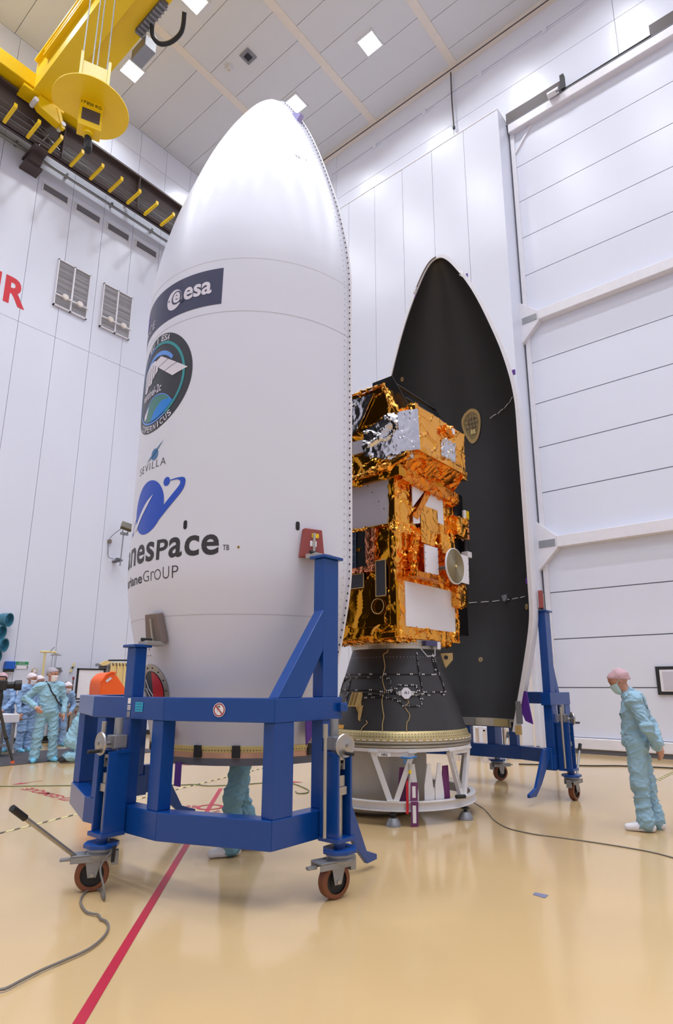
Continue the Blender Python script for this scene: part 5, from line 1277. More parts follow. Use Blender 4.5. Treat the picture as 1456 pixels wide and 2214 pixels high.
def person(label, loc, face, H, J, cloth, net, mask, shoe, hand=(None, None), head=(0, 0), h=.011, nm_seed=1, group='people in cleanroom suits', glasses=False, only_legs=False):
    """loc: floor point, face: heading in degrees, J: joints overriding the standing figure (local x forward, y left)"""
    s = H / 1.75
    D = dict(pelvis=(0, 0, .94), chest=(0, 0, 1.27), neck=(.0, 0, 1.46), head=(.03, 0, 1.63),
             shL=(0, .18, 1.41), shR=(0, -.18, 1.41), elL=(-.02, .26, 1.13), elR=(-.02, -.26, 1.13), wrL=(.06, .27, .88), wrR=(.06, -.27, .88),
             hiL=(0, .095, .90), hiR=(0, -.095, .90), knL=(.02, .11, .49), knR=(.02, -.11, .49), anL=(-.01, .12, .09), anR=(-.01, -.12, .09), toL=(.16, .13, .035), toR=(.16, -.13, .035))
    D.update(J); D = {k: v3(v) * s for k, v in D.items()}
    e = empty('person', loc, label, 'person', group, rz=R(face))
    hd, nk = D['head'], D['neck']
    up = hd - nk; up = up / np.linalg.norm(up); yaw, pit = R(head[0]), R(head[1])
    f0 = v3((math.cos(yaw) * math.cos(pit), math.sin(yaw) * math.cos(pit), -math.sin(pit))); lft = np.cross((0, 0, 1), f0); lft /= np.linalg.norm(lft); uph = np.cross(f0, lft)
    def hpnt(x, y, z): return hd + (f0 * x + lft * y + uph * z) * s
    # skin figure: head, neck, slim trunk, limbs and hands as one surface
    B = []
    if not only_legs or True:
        B += [(hpnt(-.02, 0, .035), hpnt(.015, 0, .03), .088 * s, .08 * s), (hpnt(.02, 0, -.02), hpnt(.03, 0, -.07), .066 * s, .045 * s), (hpnt(.045, 0, -.085), hpnt(.05, 0, -.09), .03 * s, .028 * s),
              (hpnt(.085, 0, .015), hpnt(.108, 0, -.02), .009 * s, .014 * s), (hpnt(.03, -.04, .035), hpnt(.06, .0, .042), .05 * s, .045 * s), (hpnt(.03, .04, .035), hpnt(.06, 0, .042), .05 * s, .045 * s)]
        for y in (-1, 1): B.append((hpnt(-.015, y * .082, .015), hpnt(-.02, y * .088, -.02), .016 * s, .01 * s))
        B += [(nk, hpnt(-.01, 0, -.06), .056 * s, .052 * s), (D['chest'], nk, .10 * s, .06 * s), (D['pelvis'], D['chest'], .10 * s, .10 * s)]
    for a in 'LR':
        B += [(D['sh' + a], D['el' + a], .05 * s, .04 * s), (D['el' + a], D['wr' + a], .038 * s, .027 * s), (D['chest'], D['sh' + a], .08 * s, .05 * s)]
        B += [(D['hi' + a], D['kn' + a], .075 * s, .055 * s), (D['kn' + a], D['an' + a], .052 * s, .04 * s), (D['an' + a], D['to' + a], .035 * s, .025 * s)]
        hh = hand[0 if a == 'L' else 1]
        dr_ = (D['wr' + a] - D['el' + a])
        B += hand_prims(D['wr' + a] + dr_ / np.linalg.norm(dr_) * .015, hh[0] if hh else dr_, hh[1] if hh else (0, -1 if a == 'L' else 1, 0), hh[2] if hh else .45, s)
    V, Q = field_mesh(B, .0085 if not only_legs else .012, .018)
    body = mesh_np('body', V, Q, M('skin'), e)
    # coverall
    Cc = [(D['pelvis'] + v3((0, .06, -.02)) * s, D['pelvis'] + v3((0, -.06, -.02)) * s, .118 * s, .118 * s), (D['pelvis'], D['chest'], .135 * s, .135 * s), (D['pelvis'] + v3((.02, .05, .03)) * s, D['chest'] + v3((0, .08, 0)) * s, .115 * s, .108 * s), (D['pelvis'] + v3((.02, -.05, .03)) * s, D['chest'] + v3((0, -.08, 0)) * s, .115 * s, .108 * s),
          (D['shL'], D['shR'], .085 * s, .085 * s), (D['chest'], nk - (nk - D['chest']) * .25, .14 * s, .085 * s), (nk - (nk - D['chest']) * .3, nk, .075 * s, .068 * s)]
    for a in 'LR':
        wr = D['wr' + a]; el = D['el' + a]; d = (wr - el) / np.linalg.norm(wr - el)
        Cc += [(D['sh' + a], el, .078 * s, .062 * s), (el, wr - d * .05, .062 * s, .054 * s), (wr - d * .05, wr - d * .005, .046 * s, .04 * s)]
        an = D['an' + a]; kn = D['kn' + a]; dk = (kn - an) / np.linalg.norm(kn - an)
        Cc += [(D['hi' + a], kn, .105 * s, .088 * s), (kn, an + dk * .06, .086 * s, .08 * s), (an + dk * .06, an + dk * .0, .085 * s, .095 * s)]
    V, Q = field_mesh(Cc, h, .045, .005, nm_seed); V, Q = wrinkle(V, Q, .011, nm_seed)
    cv = mesh_np('coverall', V, Q, M(cloth), e)
    cv['_vq'] = 0; del cv['_vq']
    CV = (V, Q)
    # cuffs, hair net, mask, eyes, shoes
    for a in 'LR':
        wr = D['wr' + a]; d = (wr - D['el' + a]); d /= np.linalg.norm(d)
        V, Q = field_mesh([(wr - d * .03, wr + d * .012, .041 * s, .036 * s)], .008, .01)
        mesh_np('cuff', V, Q, M('net_white'), e)
        an, to = D['an' + a], D['to' + a]; t = to - an; t[2] = 0; t /= np.linalg.norm(t); dn = v3((0, 0, 1))
        g0 = an + v3((0, 0, -.045)) * s
        if abs(an[2] - .09 * s) > .05: g0 = an
        V, Q = field_mesh([(g0 - t * .05 * s, g0 + t * .08 * s, .048 * s, .05 * s), (g0 + t * .05 * s, to, .05 * s, .038 * s), (g0, g0 + v3((0, 0, .05)) * s, .05 * s, .055 * s)], .01, .02, .004 if shoe == 'shoe_cover' else 0, 3,
                          cut=(lambda X, Y, Z: .004 - Z) if abs(an[2] - .09 * s) < .05 else None)
        mesh_np('shoe_cover' if shoe == 'shoe_cover' else 'shoe', V, Q, M(shoe), e)
    c0 = hpnt(-.02, 0, .035)
    def cutnet(X, Y, Z):
        r = np.stack([X, Y, Z], -1) - c0; return .48 * (r @ f0) - .016 * s - (r @ uph)
    V, Q = field_mesh([(hpnt(-.025, 0, .044), hpnt(.012, 0, .04), .104 * s, .097 * s), (hpnt(-.08, 0, .0), hpnt(-.07, 0, .03), .05 * s, .05 * s), (hpnt(.03, 0, .05), hpnt(.05, 0, .05), .062 * s, .058 * s)], .009, .03, .004, 5, cut=cutnet)
    mesh_np('hair_net', V, Q, M(net), e)
    if mask:
        def cutm(X, Y, Z):
            r = np.stack([X, Y, Z], -1) - hd; return np.maximum(.03 * s - (r @ f0), np.maximum((r @ uph) + .004 * s, -(r @ uph) - .135 * s))
        V, Q = field_mesh([(hpnt(.03, 0, -.02), hpnt(.035, 0, -.085), .076 * s, .058 * s), (hpnt(.085, 0, -.02), hpnt(.075, 0, -.07), .038 * s, .035 * s)], .008, .03, 0, 0, cut=cutm)
        mk = mesh_np('face_mask', V, Q, M(mask), e)
        b = MB()
        for y in (-1, 1): b.tube([hpnt(.05, y * .068, -.02), hpnt(.0, y * .09, .01), hpnt(-.02, y * .098, .03)], .004 * s, 5)
        obj('mask_strap', b, M(mask), e, local=True)
    for y in (-1, 1):
        b = MB().ball(hpnt(.088, y * .034, .022), .012 * s, 8); obj('eye', b, M('ink'), e, smooth=True, local=True)
        b = MB().tube([hpnt(.093, y * .018, .043), hpnt(.092, y * .036, .047), hpnt(.082, y * .052, .04)], .005 * s, 5); obj('eyebrow', b, M('brown_pad'), e, local=True)
    return e, D, CV, s

# D: man in front of the left group, hand on hip, looking right
e, D, CV, s = person('man in pale blue coverall, hand on hip, black strap across the chest', (6.16, 13.1, 0), -104, 1.86,
    dict(elR=(-.10, -.40, 1.18), wrR=(.12, -.24, 1.02), elL=(-.04, .29, 1.14), wrL=(.08, .28, .90), anL=(.0, .17, .09), toL=(.15, .22, .035), anR=(0, -.15, .09), toR=(.13, -.19, .035), knL=(.02, .14, .49), knR=(.02, -.13, .49), hiL=(0, .10, .9), head=(.03, .01, 1.63)),
    'cloth_aqua', 'net_grey', 'mask_white', 'shoe_cover', hand=(None, ((.75, .5, -.6), (-.4, .7, 0), .25)), head=(42, 6), nm_seed=2)
def on_cloth(CV, pts, d, off=.006):
    bv = BVHTree.FromPolygons([Vector(p) for p in CV[0]], [tuple(q) for q in CV[1].tolist()])
    out = []
    for p in pts:
        hit = bv.find_nearest(Vector(p))
        n = hit[1]; v = Vector(p) - hit[0]
        if v.length > 1e-6: n = v.normalized()
        out.append(hit[0] + n * off)
    return out
P = [D['neck'] + v3((-.06, .10, .03)), D['neck'] + v3((.07, .07, .04)), D['chest'] + v3((.18, -.0, .08)), D['chest'] + v3((.19, -.1, -.02)), D['chest'] + v3((.14, -.2, -.12)), D['pelvis'] + v3((.05, -.22, .12))]
P = [D['neck'] + v3((-.06, -.09, .04)), D['neck'] + v3((.06, -.08, .02)), D['chest'] + v3((.2, .0, .08)), D['chest'] + v3((.2, .10, -.06)), D['pelvis'] + v3((.16, .17, .2)), D['pelvis'] + v3((0, .24, .1))]
P = smooth3([tuple(p) for p in P], 6); P = on_cloth(CV, P, None, .008)
obj('camera_strap', MB().tube(P, .013, 6), M('black'), e, local=True)
# B: mask, looking right, body turned to the right
e, D, CV, s = person('masked person with a black strap, just left of the man with hand on hip', (6.76, 15.45, 0), -66, 1.80,
    dict(elL=(.02, .26, 1.13), wrL=(.14, .2, .95), head=(.05, 0, 1.62)), 'cloth_blue2', 'net_white', 'mask_white', 'shoe_cover', head=(10, 12), nm_seed=4, h=.013)
P = on_cloth(CV, smooth3([tuple(D['neck'] + v3((-.02, -.10, .0))), tuple(D['chest'] + v3((-.12, -.16, 0))), tuple(D['pelvis'] + v3((-.05, -.2, .22))), tuple(D['pelvis'] + v3((.1, -.2, .1)))], 6), None, .008)
obj('camera_strap', MB().tube(P, .014, 6), M('black'), e, local=True)
# A: leftmost, pink net, bent to the table
person('person with pinkish hair net at the far left, hand on the white table', (6.45, 15.85, 0), -150, 1.84,
    dict(chest=(.08, 0, 1.25), neck=(.16, 0, 1.43), head=(.22, 0, 1.58), shL=(.1, .18, 1.37), shR=(.1, -.18, 1.37), elR=(.16, -.30, 1.10), wrR=(.34, -.26, .92), elL=(.15, .28, 1.1), wrL=(.35, .22, .92)),
    'cloth_blue2', 'net_pink', None, 'shoe_cover', head=(70, 15), nm_seed=6, h=.013)
# C: mostly hidden behind B
person('person mostly hidden between the two masked people of the left group', (7.22, 16.0, 0), -70, 1.74, {}, 'cloth_blue2', 'net_white', None, 'shoe_cover', head=(5, 8), nm_seed=7, h=.014)
# E: leaning forward, hands on thigh, right of D
person('masked person leaning forward, just right of the man with hand on hip', (7.95, 16.2, 0), -92, 1.74,
    dict(pelvis=(-.1, 0, .92), chest=(.08, .0, 1.18), neck=(.2, 0, 1.34), head=(.30, 0, 1.47), shL=(.14, .18, 1.30), shR=(.14, -.18, 1.30), elL=(.1, .30, 1.02), wrL=(.24, .16, .86), elR=(.1, -.30, 1.02), wrR=(.22, -.16, .84), hiL=(-.1, .095, .88), hiR=(-.1, -.095, .88)),
    'cloth_blue2', 'net_white', 'mask_white', 'shoe_cover', head=(8, 14), nm_seed=8, h=.013)
# F: kneeling, seen from behind at the left edge of the cart
person('person in pale blue coverall kneeling beside the blue cart, head hidden by it', (6.60, 12.57, 0), -20, 1.72,
    dict(pelvis=(-.14, 0, .42), chest=(.0, 0, .78), neck=(.12, 0, 1.0), head=(.19, 0, 1.15), shL=(.05, .18, .95), shR=(.05, -.18, .95), elL=(.30, .26, .72), wrL=(.44, .12, .88), elR=(.24, -.27, .66), wrR=(.44, -.14, .82),
         hiL=(-.12, .10, .40), hiR=(-.12, -.10, .40), knL=(.30, .13, .10), knR=(.30, -.13, .10), anL=(-.16, .13, .12), anR=(-.16, -.13, .12), toL=(-.30, .13, .05), toR=(-.30, -.13, .05)),
    'cloth_aqua', 'net_pink', None, 'dark_rubber', head=(0, 10), nm_seed=9, h=.012)
# G: walker inside the hollow of the white half; only the legs show
person('person in blue trousers standing inside the hollow white fairing half, only the legs visible', (4.12, 4.68, 0), 152, 1.76,
    dict(chest=(.02, 0, 1.27), elL=(.05, .22, 1.16), wrL=(.22, .12, 1.12), elR=(.05, -.22, 1.16), wrR=(.22, -.12, 1.12), anL=(.10, .09, .09), toL=(.27, .10, .035), knL=(.10, .10, .50), anR=(-.16, -.09, .10), toR=(.0, -.09, .035), knR=(.0, -.1, .50)),
    'cloth_pant', 'net_white', 'mask_white', 'shoe_white', nm_seed=11, only_legs=True)
# H: right man, hands behind the back, looking down left
e, D, CV, s = person('man in blue coverall standing alone at the right, hands behind his back, looking down', (7.50, 2.0, 0), 99, 1.735,
    dict(pelvis=(-.0, 0, .92), chest=(-.01, 0, 1.22), neck=(.03, 0, 1.43), head=(.115, 0, 1.565), shL=(-.03, .19, 1.36), shR=(-.03, -.19, 1.36), elL=(-.14, .25, 1.08), wrL=(-.22, .10, .87), elR=(-.14, -.25, 1.08), wrR=(-.22, -.06, .90),
         anL=(-.02, .10, .09), anR=(-.1, -.10, .09), toL=(.16, .13, .035), toR=(.08, -.12, .035), knL=(.0, .1, .49), knR=(-.04, -.1, .49)),
    'cloth_blue', 'net_pink', 'mask_blue', 'shoe_white', hand=(((-.15, -.55, -.8), (.6, -.3, 0), .7), ((-.2, .45, -.85), (.6, .3, 0), .7)), head=(4, 24), nm_seed=13, h=.009)
def cloth_text(t, c, ex, ey, wd, ht, nm='print', bold=.03):
    c, ex, ey = v3(c), v3(ex), v3(ey)
    v, f = fit(text2d(t, bold), -wd / 2, wd / 2, -ht / 2, ht / 2) if isinstance(t, str) else t
    bm = bmesh.new(); vs = [bm.verts.new((x, y, 0)) for x, y in v]
    for q in f:
        try: bm.faces.new([vs[i] for i in q])
        except ValueError: pass
    bmesh.ops.triangulate(bm, faces=bm.faces)
    for _ in range(3):
        es = [x for x in bm.edges if x.calc_length() > .02]
        if es: bmesh.ops.subdivide_edges(bm, edges=es, cuts=1); bmesh.ops.triangulate(bm, faces=bm.faces)
    bm.verts.index_update()
    pts = on_cloth(CV, [tuple(c + ex * p.co.x + ey * p.co.y) for p in bm.verts], None, .003)
    obj(nm, MB().add([tuple(p) for p in pts], [tuple(x.index for x in q.verts) for q in bm.faces]), M('ink'), e, local=True); bm.free()
cloth_text('cnes', D['chest'] + v3((.19, .10, -.02)), (-.62, .78, 0), (0, 0, 1), .14, .045)
cloth_text('cnes', D['chest'] + v3((-.22, .02, -.06)), (0, -1, 0), (0, 0, 1), .22, .065)
cloth_text(([(-.06, -.07), (.06, -.07), (.06, .07), (-.06, .07)], [(0, 1, 2, 3)]), D['chest'] + v3((-.20, .02, .12)), (0, -1, 0), (0, 0, 1), .1, .1)

# ------------------------------------------------------------------ floor markings and cables
def ground(name, shape, m, z, label, cat, loc=None, **k):
    v, f = shape
    c = loc or (sum(p[0] for p in v) / len(v), sum(p[1] for p in v) / len(v))
    o = flat(name, ([(p[0] - c[0], p[1] - c[1]) for p in v], f), lambda x, y: (x, y, 0), m, None, label=label, cat=cat, **k)
    o.location = (c[0], c[1], z); return o
d = Vector((1, 1.005, 0)).normalized(); n = Vector((-d.y, d.x, 0)) * .029
a, b = Vector((-.4, .86, 0)), Vector((6.35, 7.68, 0))
rl = ground('floor_line', ([tuple((p)[:2]) for p in (a - n, b - n, b + n, a + n)], [(0, 1, 2, 3)]), M('line_red'), .0025, 'long red line painted on the floor, running under the front cart', 'floor line')
rc_ = ground('floor_circle', curve2d([circ(5.32, 6.63, .175, 48), circ(5.32, 6.63, .13, 48)]), M('line_red'), .004, 'red ring painted on the floor around the red line', 'floor mark')
e = empty('floor_stencil', (5.0, 6.7, 0), 'small blurred red stencil writing beside the red floor ring', 'floor text')
for org, wd in (((4.95, 6.62), .42), ((5.10, 6.30), .17)):
    for k in range(2 if wd > .3 else 2):
        flat('stencil_text', fit(text2d('H 8 3 REF' if k == 0 and wd > .3 else ('X YREF' if wd > .3 else ('0 1' if k else 'REF')), .01), 0, wd, -.08 * k, -.08 * k + .06), plane_fn((org[0], org[1], .003), (1, 1, 0) if wd > .3 else (1, .2, 0), (-1, 1, 0) if wd > .3 else (-.2, 1, 0)), M('line_red'), e)
e = empty('floor_lettering', (4.45, 8.7, 0), 'red words painted upside down on the floor left of the front cart', 'floor text')
flat('floor_text', fit(text2d('ZONE ANTI-SISMIQUE', .005), 0, 2.62, 0, .2), plane_fn((4.52, 7.32, .003), (.03, 1, 0), (-1, .03, 0)), M('line_red'), e)
for k, (c, dx, nm) in enumerate((((4.50, 10.48), (1, .12), 'red arrow on the floor at the left, below the group of people'), ((7.56, 7.12), (-.45, 1), 'red arrow on the floor seen between the posts of the front cart'), ((7.83, 10.3), (-.55, .83), 'thin red arrow on the floor seen past the purple strap'))):
    dx = Vector((dx[0], dx[1])).normalized(); ny = Vector((-dx.y, dx.x))
    pts = [(0, 0), (.22, .09), (.17, .012), (.5, .012), (.5, -.012), (.17, -.012), (.22, -.09)]
    q = [tuple(Vector(c) + dx * p[0] + ny * p[1]) for p in pts]
    ground('floor_arrow', curve2d([q]), M('line_red'), .003, nm, 'floor mark', group='red floor arrows')
# hazard tapes
for nm, p0, p1, wd in (('thin black and yellow hazard tape crossing the floor behind the front cart', (1.0, 6.55), (9.9, 9.4), .05), ('short black and yellow hazard tape on the floor right of the standing man', (11.35, 2.78), (13.6, 2.82), .08)):
    p0, p1 = Vector(p0), Vector(p1); L = (p1 - p0).length; dx = (p1 - p0) / L; ny = Vector((-dx.y, dx.x))
    e = empty('hazard_tape', (p0.x, p0.y, 0), nm, 'tape', 'hazard tapes')
    f = lambda x, y: (p0.x + dx.x * x + ny.x * y, p0.y + dx.y * x + ny.y * y, .002)
    flat('tape_base', ([(0, -wd / 2), (L, -wd / 2), (L, wd / 2), (0, wd / 2)], [(0, 1, 2, 3)]), f, mat('tape_pale', (220, 206, 140), .4), e)
    b = MB(); x = .05
    while x < L - .2:
        b.add([(f(q, y)[0], f(q, y)[1], .003) for q, y in ((x, -wd / 2), (x + .075, -wd / 2), (x + .145, wd / 2), (x + .07, wd / 2))], [(0, 1, 2, 3)]); x += .185
    obj('tape_stripes', b, mat('tape_black', (70, 64, 52), .5), e, kind='stuff')
ground('tape_piece', curve2d([[(4.777, 2.101), (4.781, 2.0), (4.695, 1.992), (4.717, 2.094)]]), M('tape_slate'), .0025, 'small slate grey strip of tape stuck to the empty floor at lower right', 'tape')
def cable(name, pts, r, m, label, z=None):
    z = r if z is None else z
    P = smooth3([(p[0], p[1], p[2] if len(p) > 2 else z) for p in pts], 4)
    o = obj(name, MB().tube([tuple(p) for p in P], r, 6), M(m), None, smooth=True)
    return tag(o, label, 'cable')
cable('floor_cable', [(7.45, 4.2, .13), (7.55, 4.15, .06), (7.5, 3.95), (7.2, 3.7), (6.87, 3.455), (6.6, 3.16), (6.52, 2.85), (6.534, 2.626), (6.564, 2.177), (6.538, 1.752), (6.444, 1.499), (6.3, 1.2)], .006, 'cable_grey', 'thin dark cable running over the floor from the white stand to the right edge')
cable('floor_cable', [(11.9, 5.4), (12.233, 4.81), (12.546, 4.206), (12.884, 3.792), (13.1, 3.2), (13.167, 2.915), (13.3, 2.0)], .012, 'dark_rubber', 'dark cable lying along the floor in front of the great door')
cable('floor_cable', [(3.6, 11.3), (4.305, 10.433), (4.776, 9.928), (5.205, 9.474), (6.094, 8.459), (6.305, 8.273), (6.357, 7.996), (6.6, 7.8), (6.733, 7.679), (7.0, 7.6), (7.214, 7.457), (7.33, 7.2), (7.313, 7.042), (7.2, 6.8), (7.03, 6.503), (6.85, 6.38), (6.75, 6.45), (6.85, 6.6)], .007, 'cable_green', 'thin green cable crossing the floor behind the front cart')

# ------------------------------------------------------------------ things along the left wall
mt = tag(obj('floor_mat', MB().box((4.2, 13.0, .002), (9.0, 15.3, .012)), M('mat_grey')), 'dark grey ribbed mat on the floor under the group at left', 'mat')
e = empty('dispenser', (7.2, YL, 1.95), 'blue box dispenser with black base on the left wall, at the picture edge', 'dispenser')
obj('housing', MB().prism([(7.07, 1.95), (7.33, 1.95), (7.33, 2.16), (7.09, 2.16)], lambda a, b, t: (a, t, b), YL - .16, YL), M('disp_blue'), e, bevel=.015)
obj('dispenser_base', MB().box((7.08, YL - .15, 1.88), (7.32, YL, 1.95)), M('dark_rubber'), e, bevel=.01)
obj('paper_end', MB().box((7.15, YL - .1, 1.85), (7.27, YL - .04, 1.88)), M('paper'), e)
e = empty('wall_sign', (7.56, YL, 2.08), 'small green and white safety sign on the left wall beside the shower pipe', 'sign')
obj('sign_board', MB().box((7.38, YL - .02, 1.97), (7.73, YL, 2.17)), M('paper'), e)
obj('sign_band', MB().box((7.385, YL - .024, 2.07), (7.725, YL - .02, 2.165)), M('sign_green'), e)
flat('sign_text', fit(text2d('SECURITE', .01), 7.47, 7.63, 2.125, 2.145), plane_fn((0, YL - .026, 0), (1, 0, 0), (0, 0, 1)), M('paper'), e)
flat('sign_text', fit(text2d('PREMIERS SECOURS', .0), 7.43, 7.69, 2.085, 2.105), plane_fn((0, YL - .026, 0), (1, 0, 0), (0, 0, 1)), M('paper'), e)
for x in (7.385, 7.69): obj('sign_mark', MB().box((x, YL - .023, 1.985), (x + .03, YL - .02, 2.05)), M('vent_dark'), e)
e = empty('safety_shower', (8.0, 17.5, 0), 'yellow pipe emergency shower with round steel head against the left wall', 'shower')
obj('riser', MB().tube([(8.0, 17.55, .02), (8.0, 17.55, 2.45)], .03, 8), M('tan2'), e, smooth=True)
obj('shower_arm', MB().tube([(7.86, 17.55, 2.44), (8.27, 17.5, 2.44), (8.29, 17.5, 2.38)], .028, 8), M('tan2'), e, smooth=True)
obj('shower_head', MB().lathe([(0, .05), (.06, .045), (.15, 0), (.15, -.012), (0, -.012)], 24, (8.29, 17.5, 2.36)), M('steel'), e, smooth=True)
obj('pull_lever', MB().bar((8.12, 17.5, 2.46), (8.22, 17.5, 2.58), .02, .02), M('galv'), e)
obj('pull_rod', MB().tube([(8.2, 17.5, 2.35), (8.17, 17.5, 1.3)], .008, 5).tube([(8.31, 17.5, 2.35), (8.28, 17.5, 1.6)], .008, 5), M('galv'), e)
obj('floor_flange', MB().lathe([(0, 0), (.08, 0), (.08, .02), (0, .02)], 16, (8.0, 17.55, 0)), M('tan2'), e)
e = empty('pressure_gauge', (7.93, YL, 1.9), 'small round gauge with pipe stub on the left wall behind the group', 'gauge')
obj('gauge_case', MB().lathe([(0, 0), (.07, 0), (.075, .05), (.06, .055), (0, .05)], 20, (7.90, YL - .02, 1.92), (0, -1, 0)), M('tan'), e, smooth=True)
obj('gauge_face', MB().disc((7.90, YL - .076, 1.92), (0, -1, 0), .055, .003), M('paper'), e)
obj('gauge_pipe', MB().tube([(7.90, YL - .04, 1.85), (7.95, YL - .04, 1.80), (8.1, YL - .04, 1.80)], .015, 6), M('galv'), e)
obj('gauge_needle', MB().bar((7.90, YL - .08, 1.92), (7.93, YL - .08, 1.95), .006, .004), M('ink'), e)
e = empty('wall_box', (8.56, YL, 1.96), 'small grey control box on the left wall between shower and whiteboard', 'control box')
obj('case', MB().box((8.49, YL - .1, 1.89), (8.64, YL, 2.03)), M('galv'), e, bevel=.01)
obj('cover', MB().box((8.51, YL - .115, 1.91), (8.60, YL - .1, 2.0)), M('brown_pad'), e)
obj('switch_knob', MB().tube([(8.64, YL - .05, 1.93), (8.69, YL - .05, 1.93)], .02, 8), M('vent_dark'), e)
for i, z in enumerate((3.28, 2.94, 2.60, 2.28)):
    x = 6.86 - (.16 if i % 2 else .04) - .02 * i
    e = empty('air_nozzle', (x, YL, z), ('topmost', 'second from the top', 'third from the top', 'lowest, mostly cut off')[i] + ' of the round teal nozzles at the left picture edge', 'nozzle', 'teal nozzles on the left wall')
    ax = Vector((.55, -.8, -.12)).normalized(); nz0 = Vector((x, YL - .13, z))
    obj('nozzle_body', MB().lathe([(.0, 0), (.15, 0), (.17, .10), (.185, .22), (.19, .24), (.165, .24), (.15, .14), (.0, .12)], 28, nz0, ax), M('nozzle_teal'), e, smooth=True)
    obj('nozzle_neck', MB().tube([(x, YL, z), nz0 + ax * .05], .09, 16), M('nozzle_teal'), e, smooth=True)
    obj('nozzle_core', MB().lathe([(.0, .17), (.06, .165), (.09, .14), (.0, .125)], 20, nz0, ax), M('cyan_dark'), e, smooth=True)
e = empty('tube_lamp', (8.98, 17.6, 2.03), 'slim yellowish bar leaning against the left wall above the whiteboard', 'bar')
obj('bar_body', MB().bar((8.93, YL - .05, 1.9), (9.03, YL - .05, 2.17), .05, .04), M('tan2'), e, bevel=.005)
obj('bar_clip', MB().bar((8.97, YL - .04, 2.0), (8.99, YL - .04, 2.06), .07, .05), M('galv'), e)
e = empty('floodlight', (10.0, 17.4, 6.4), 'dark rectangular floodlight on a thin pole arm, beside the large word on the white fairing', 'floodlight')
mz = Matrix.Translation((10.02, 17.35, 6.46)) @ Matrix.Rotation(R(15), 4, 'Y') @ Matrix.Rotation(R(-20), 4, 'Z') @ Matrix.Rotation(R(-25), 4, 'X')
obj('lamp_head', MB().box((-.17, -.06, -.13), (.17, .06, .13), mz), mat('lamp_olive', (92, 84, 60), .5), e, bevel=.012)
obj('lamp_glass', MB().box((-.15, -.064, -.11), (.15, -.06, .11), mz), mat('lamp_glass', (74, 62, 44), .25), e)
obj('yoke', MB().tube([(9.93, 17.4, 6.33), (9.96, 17.45, 6.24), (10.10, 17.45, 6.24), (10.13, 17.4, 6.36)], .02, 6).box((9.9, 17.4, 6.2), (10.14, 17.5, 6.27)), M('galv'), e)
obj('pole', MB().tube([(10.0, 17.46, 6.22), (10.0, 17.5, 5.2)], .02, 8), M('galv'), e)
obj('wall_bracket', MB().box((9.94, 17.48, 5.35), (10.06, YL, 5.41)).box((9.82, 17.4, 5.36), (9.95, 17.5, 5.42)), M('vent_dark'), e)
obj('lamp_cable', MB().tube(smooth3([(9.92, 17.45, 6.4), (9.82, 17.8, 6.2), (9.74, 17.85, 6.0), (9.74, 17.85, 5.75), (9.78, 17.85, 5.5), (9.85, 17.6, 5.4)], 4), .01, 5), M('vent_dark'), e)
obj('cable_socket', MB().box((9.72, YL - .09, 5.95), (9.82, YL, 6.06)), M('brown_pad'), e)
# whiteboard on a stand
e = empty('whiteboard', (8.9, 16.8, 0), 'whiteboard with black frame on a stand behind the kneeling person', 'whiteboard')
obj('board', MB().box((8.62, 16.79, 1.17), (9.40, 16.81, 1.98)), M('paper'), e)
f = MB()
for lo_, hi_ in (((8.6, 1.95), (9.42, 1.99)), ((8.6, 1.14), (9.42, 1.18)), ((8.6, 1.14), (8.64, 1.99)), ((9.38, 1.14), (9.42, 1.99))): f.box((lo_[0], 16.77, lo_[1]), (hi_[0], 16.82, hi_[1]))
obj('board_frame', f, M('black'), e)
obj('pen_tray', MB().box((8.62, 16.7, 1.06), (9.4, 16.82, 1.10)), M('dark_rubber'), e, bevel=.005)
for x in (8.64, 9.38):
    obj('board_leg', MB().tube([(x, 16.83, .02), (x, 16.83, 1.2)], .02, 8), M('galv'), e)
    obj('leg_foot', MB().box((x - .03, 16.6, 0), (x + .03, 17.05, .03)), M('galv'), e)
e = empty('post_stand', (8.78, 17.25, 0), 'thin dark pole stand with a red tip beside the whiteboard', 'stand')
obj('pole', MB().tube([(8.74, 17.25, .02), (8.74, 17.25, 1.68)], .016, 8), M('beam_brown'), e)
obj('pole_tip', MB().tube([(8.74, 17.25, 1.68), (8.74, 17.25, 1.76)], .03, 8), mat('tip_red', (150, 50, 54), .5), e)
obj('pole_base', MB().lathe([(0, 0), (.16, 0), (.15, .025), (.03, .04), (0, .04)], 24, (8.74, 17.25, 0)), M('steel'), e, smooth=True)
e = empty('post_stand', (8.95, 16.95, 0), 'grey steel post with round base between the two left group and the kneeling person', 'stand')
obj('pole', MB().tube([(8.40, 16.95, .02), (8.40, 16.95, 1.08)], .025, 8), M('alu_rough'), e)
obj('pole_top', MB().tube([(8.40, 16.95, 1.08), (8.40, 16.95, 1.12)], .035, 8), M('alu_rough'), e)
obj('pole_base', MB().lathe([(0, 0), (.2, 0), (.19, .025), (.03, .04), (0, .04)], 24, (8.40, 16.95, 0)), M('steel'), e, smooth=True)
e = empty('wall_valves', (8.65, YL, 1.5), 'row of small grey valves on the left wall beside the pole stand', 'valve')
obj('manifold', MB().tube([(8.4, YL - .06, 1.55), (8.85, YL - .06, 1.55)], .03, 8), M('galv'), e)
for k in range(4): obj('valve', MB().lathe([(0, 0), (.035, 0), (.035, .05), (0, .05)], 10, (8.44 + .12 * k, YL - .12, 1.55), (0, 0, 1)).tube([(8.44 + .12 * k, YL - .12, 1.46), (8.44 + .12 * k, YL - .12, 1.64)], .018, 6), M('galv'), e)
e = empty('cabinet', (8.9, 17.5, 0), 'low grey equipment cabinet by the left wall behind the leaning person', 'cabinet')
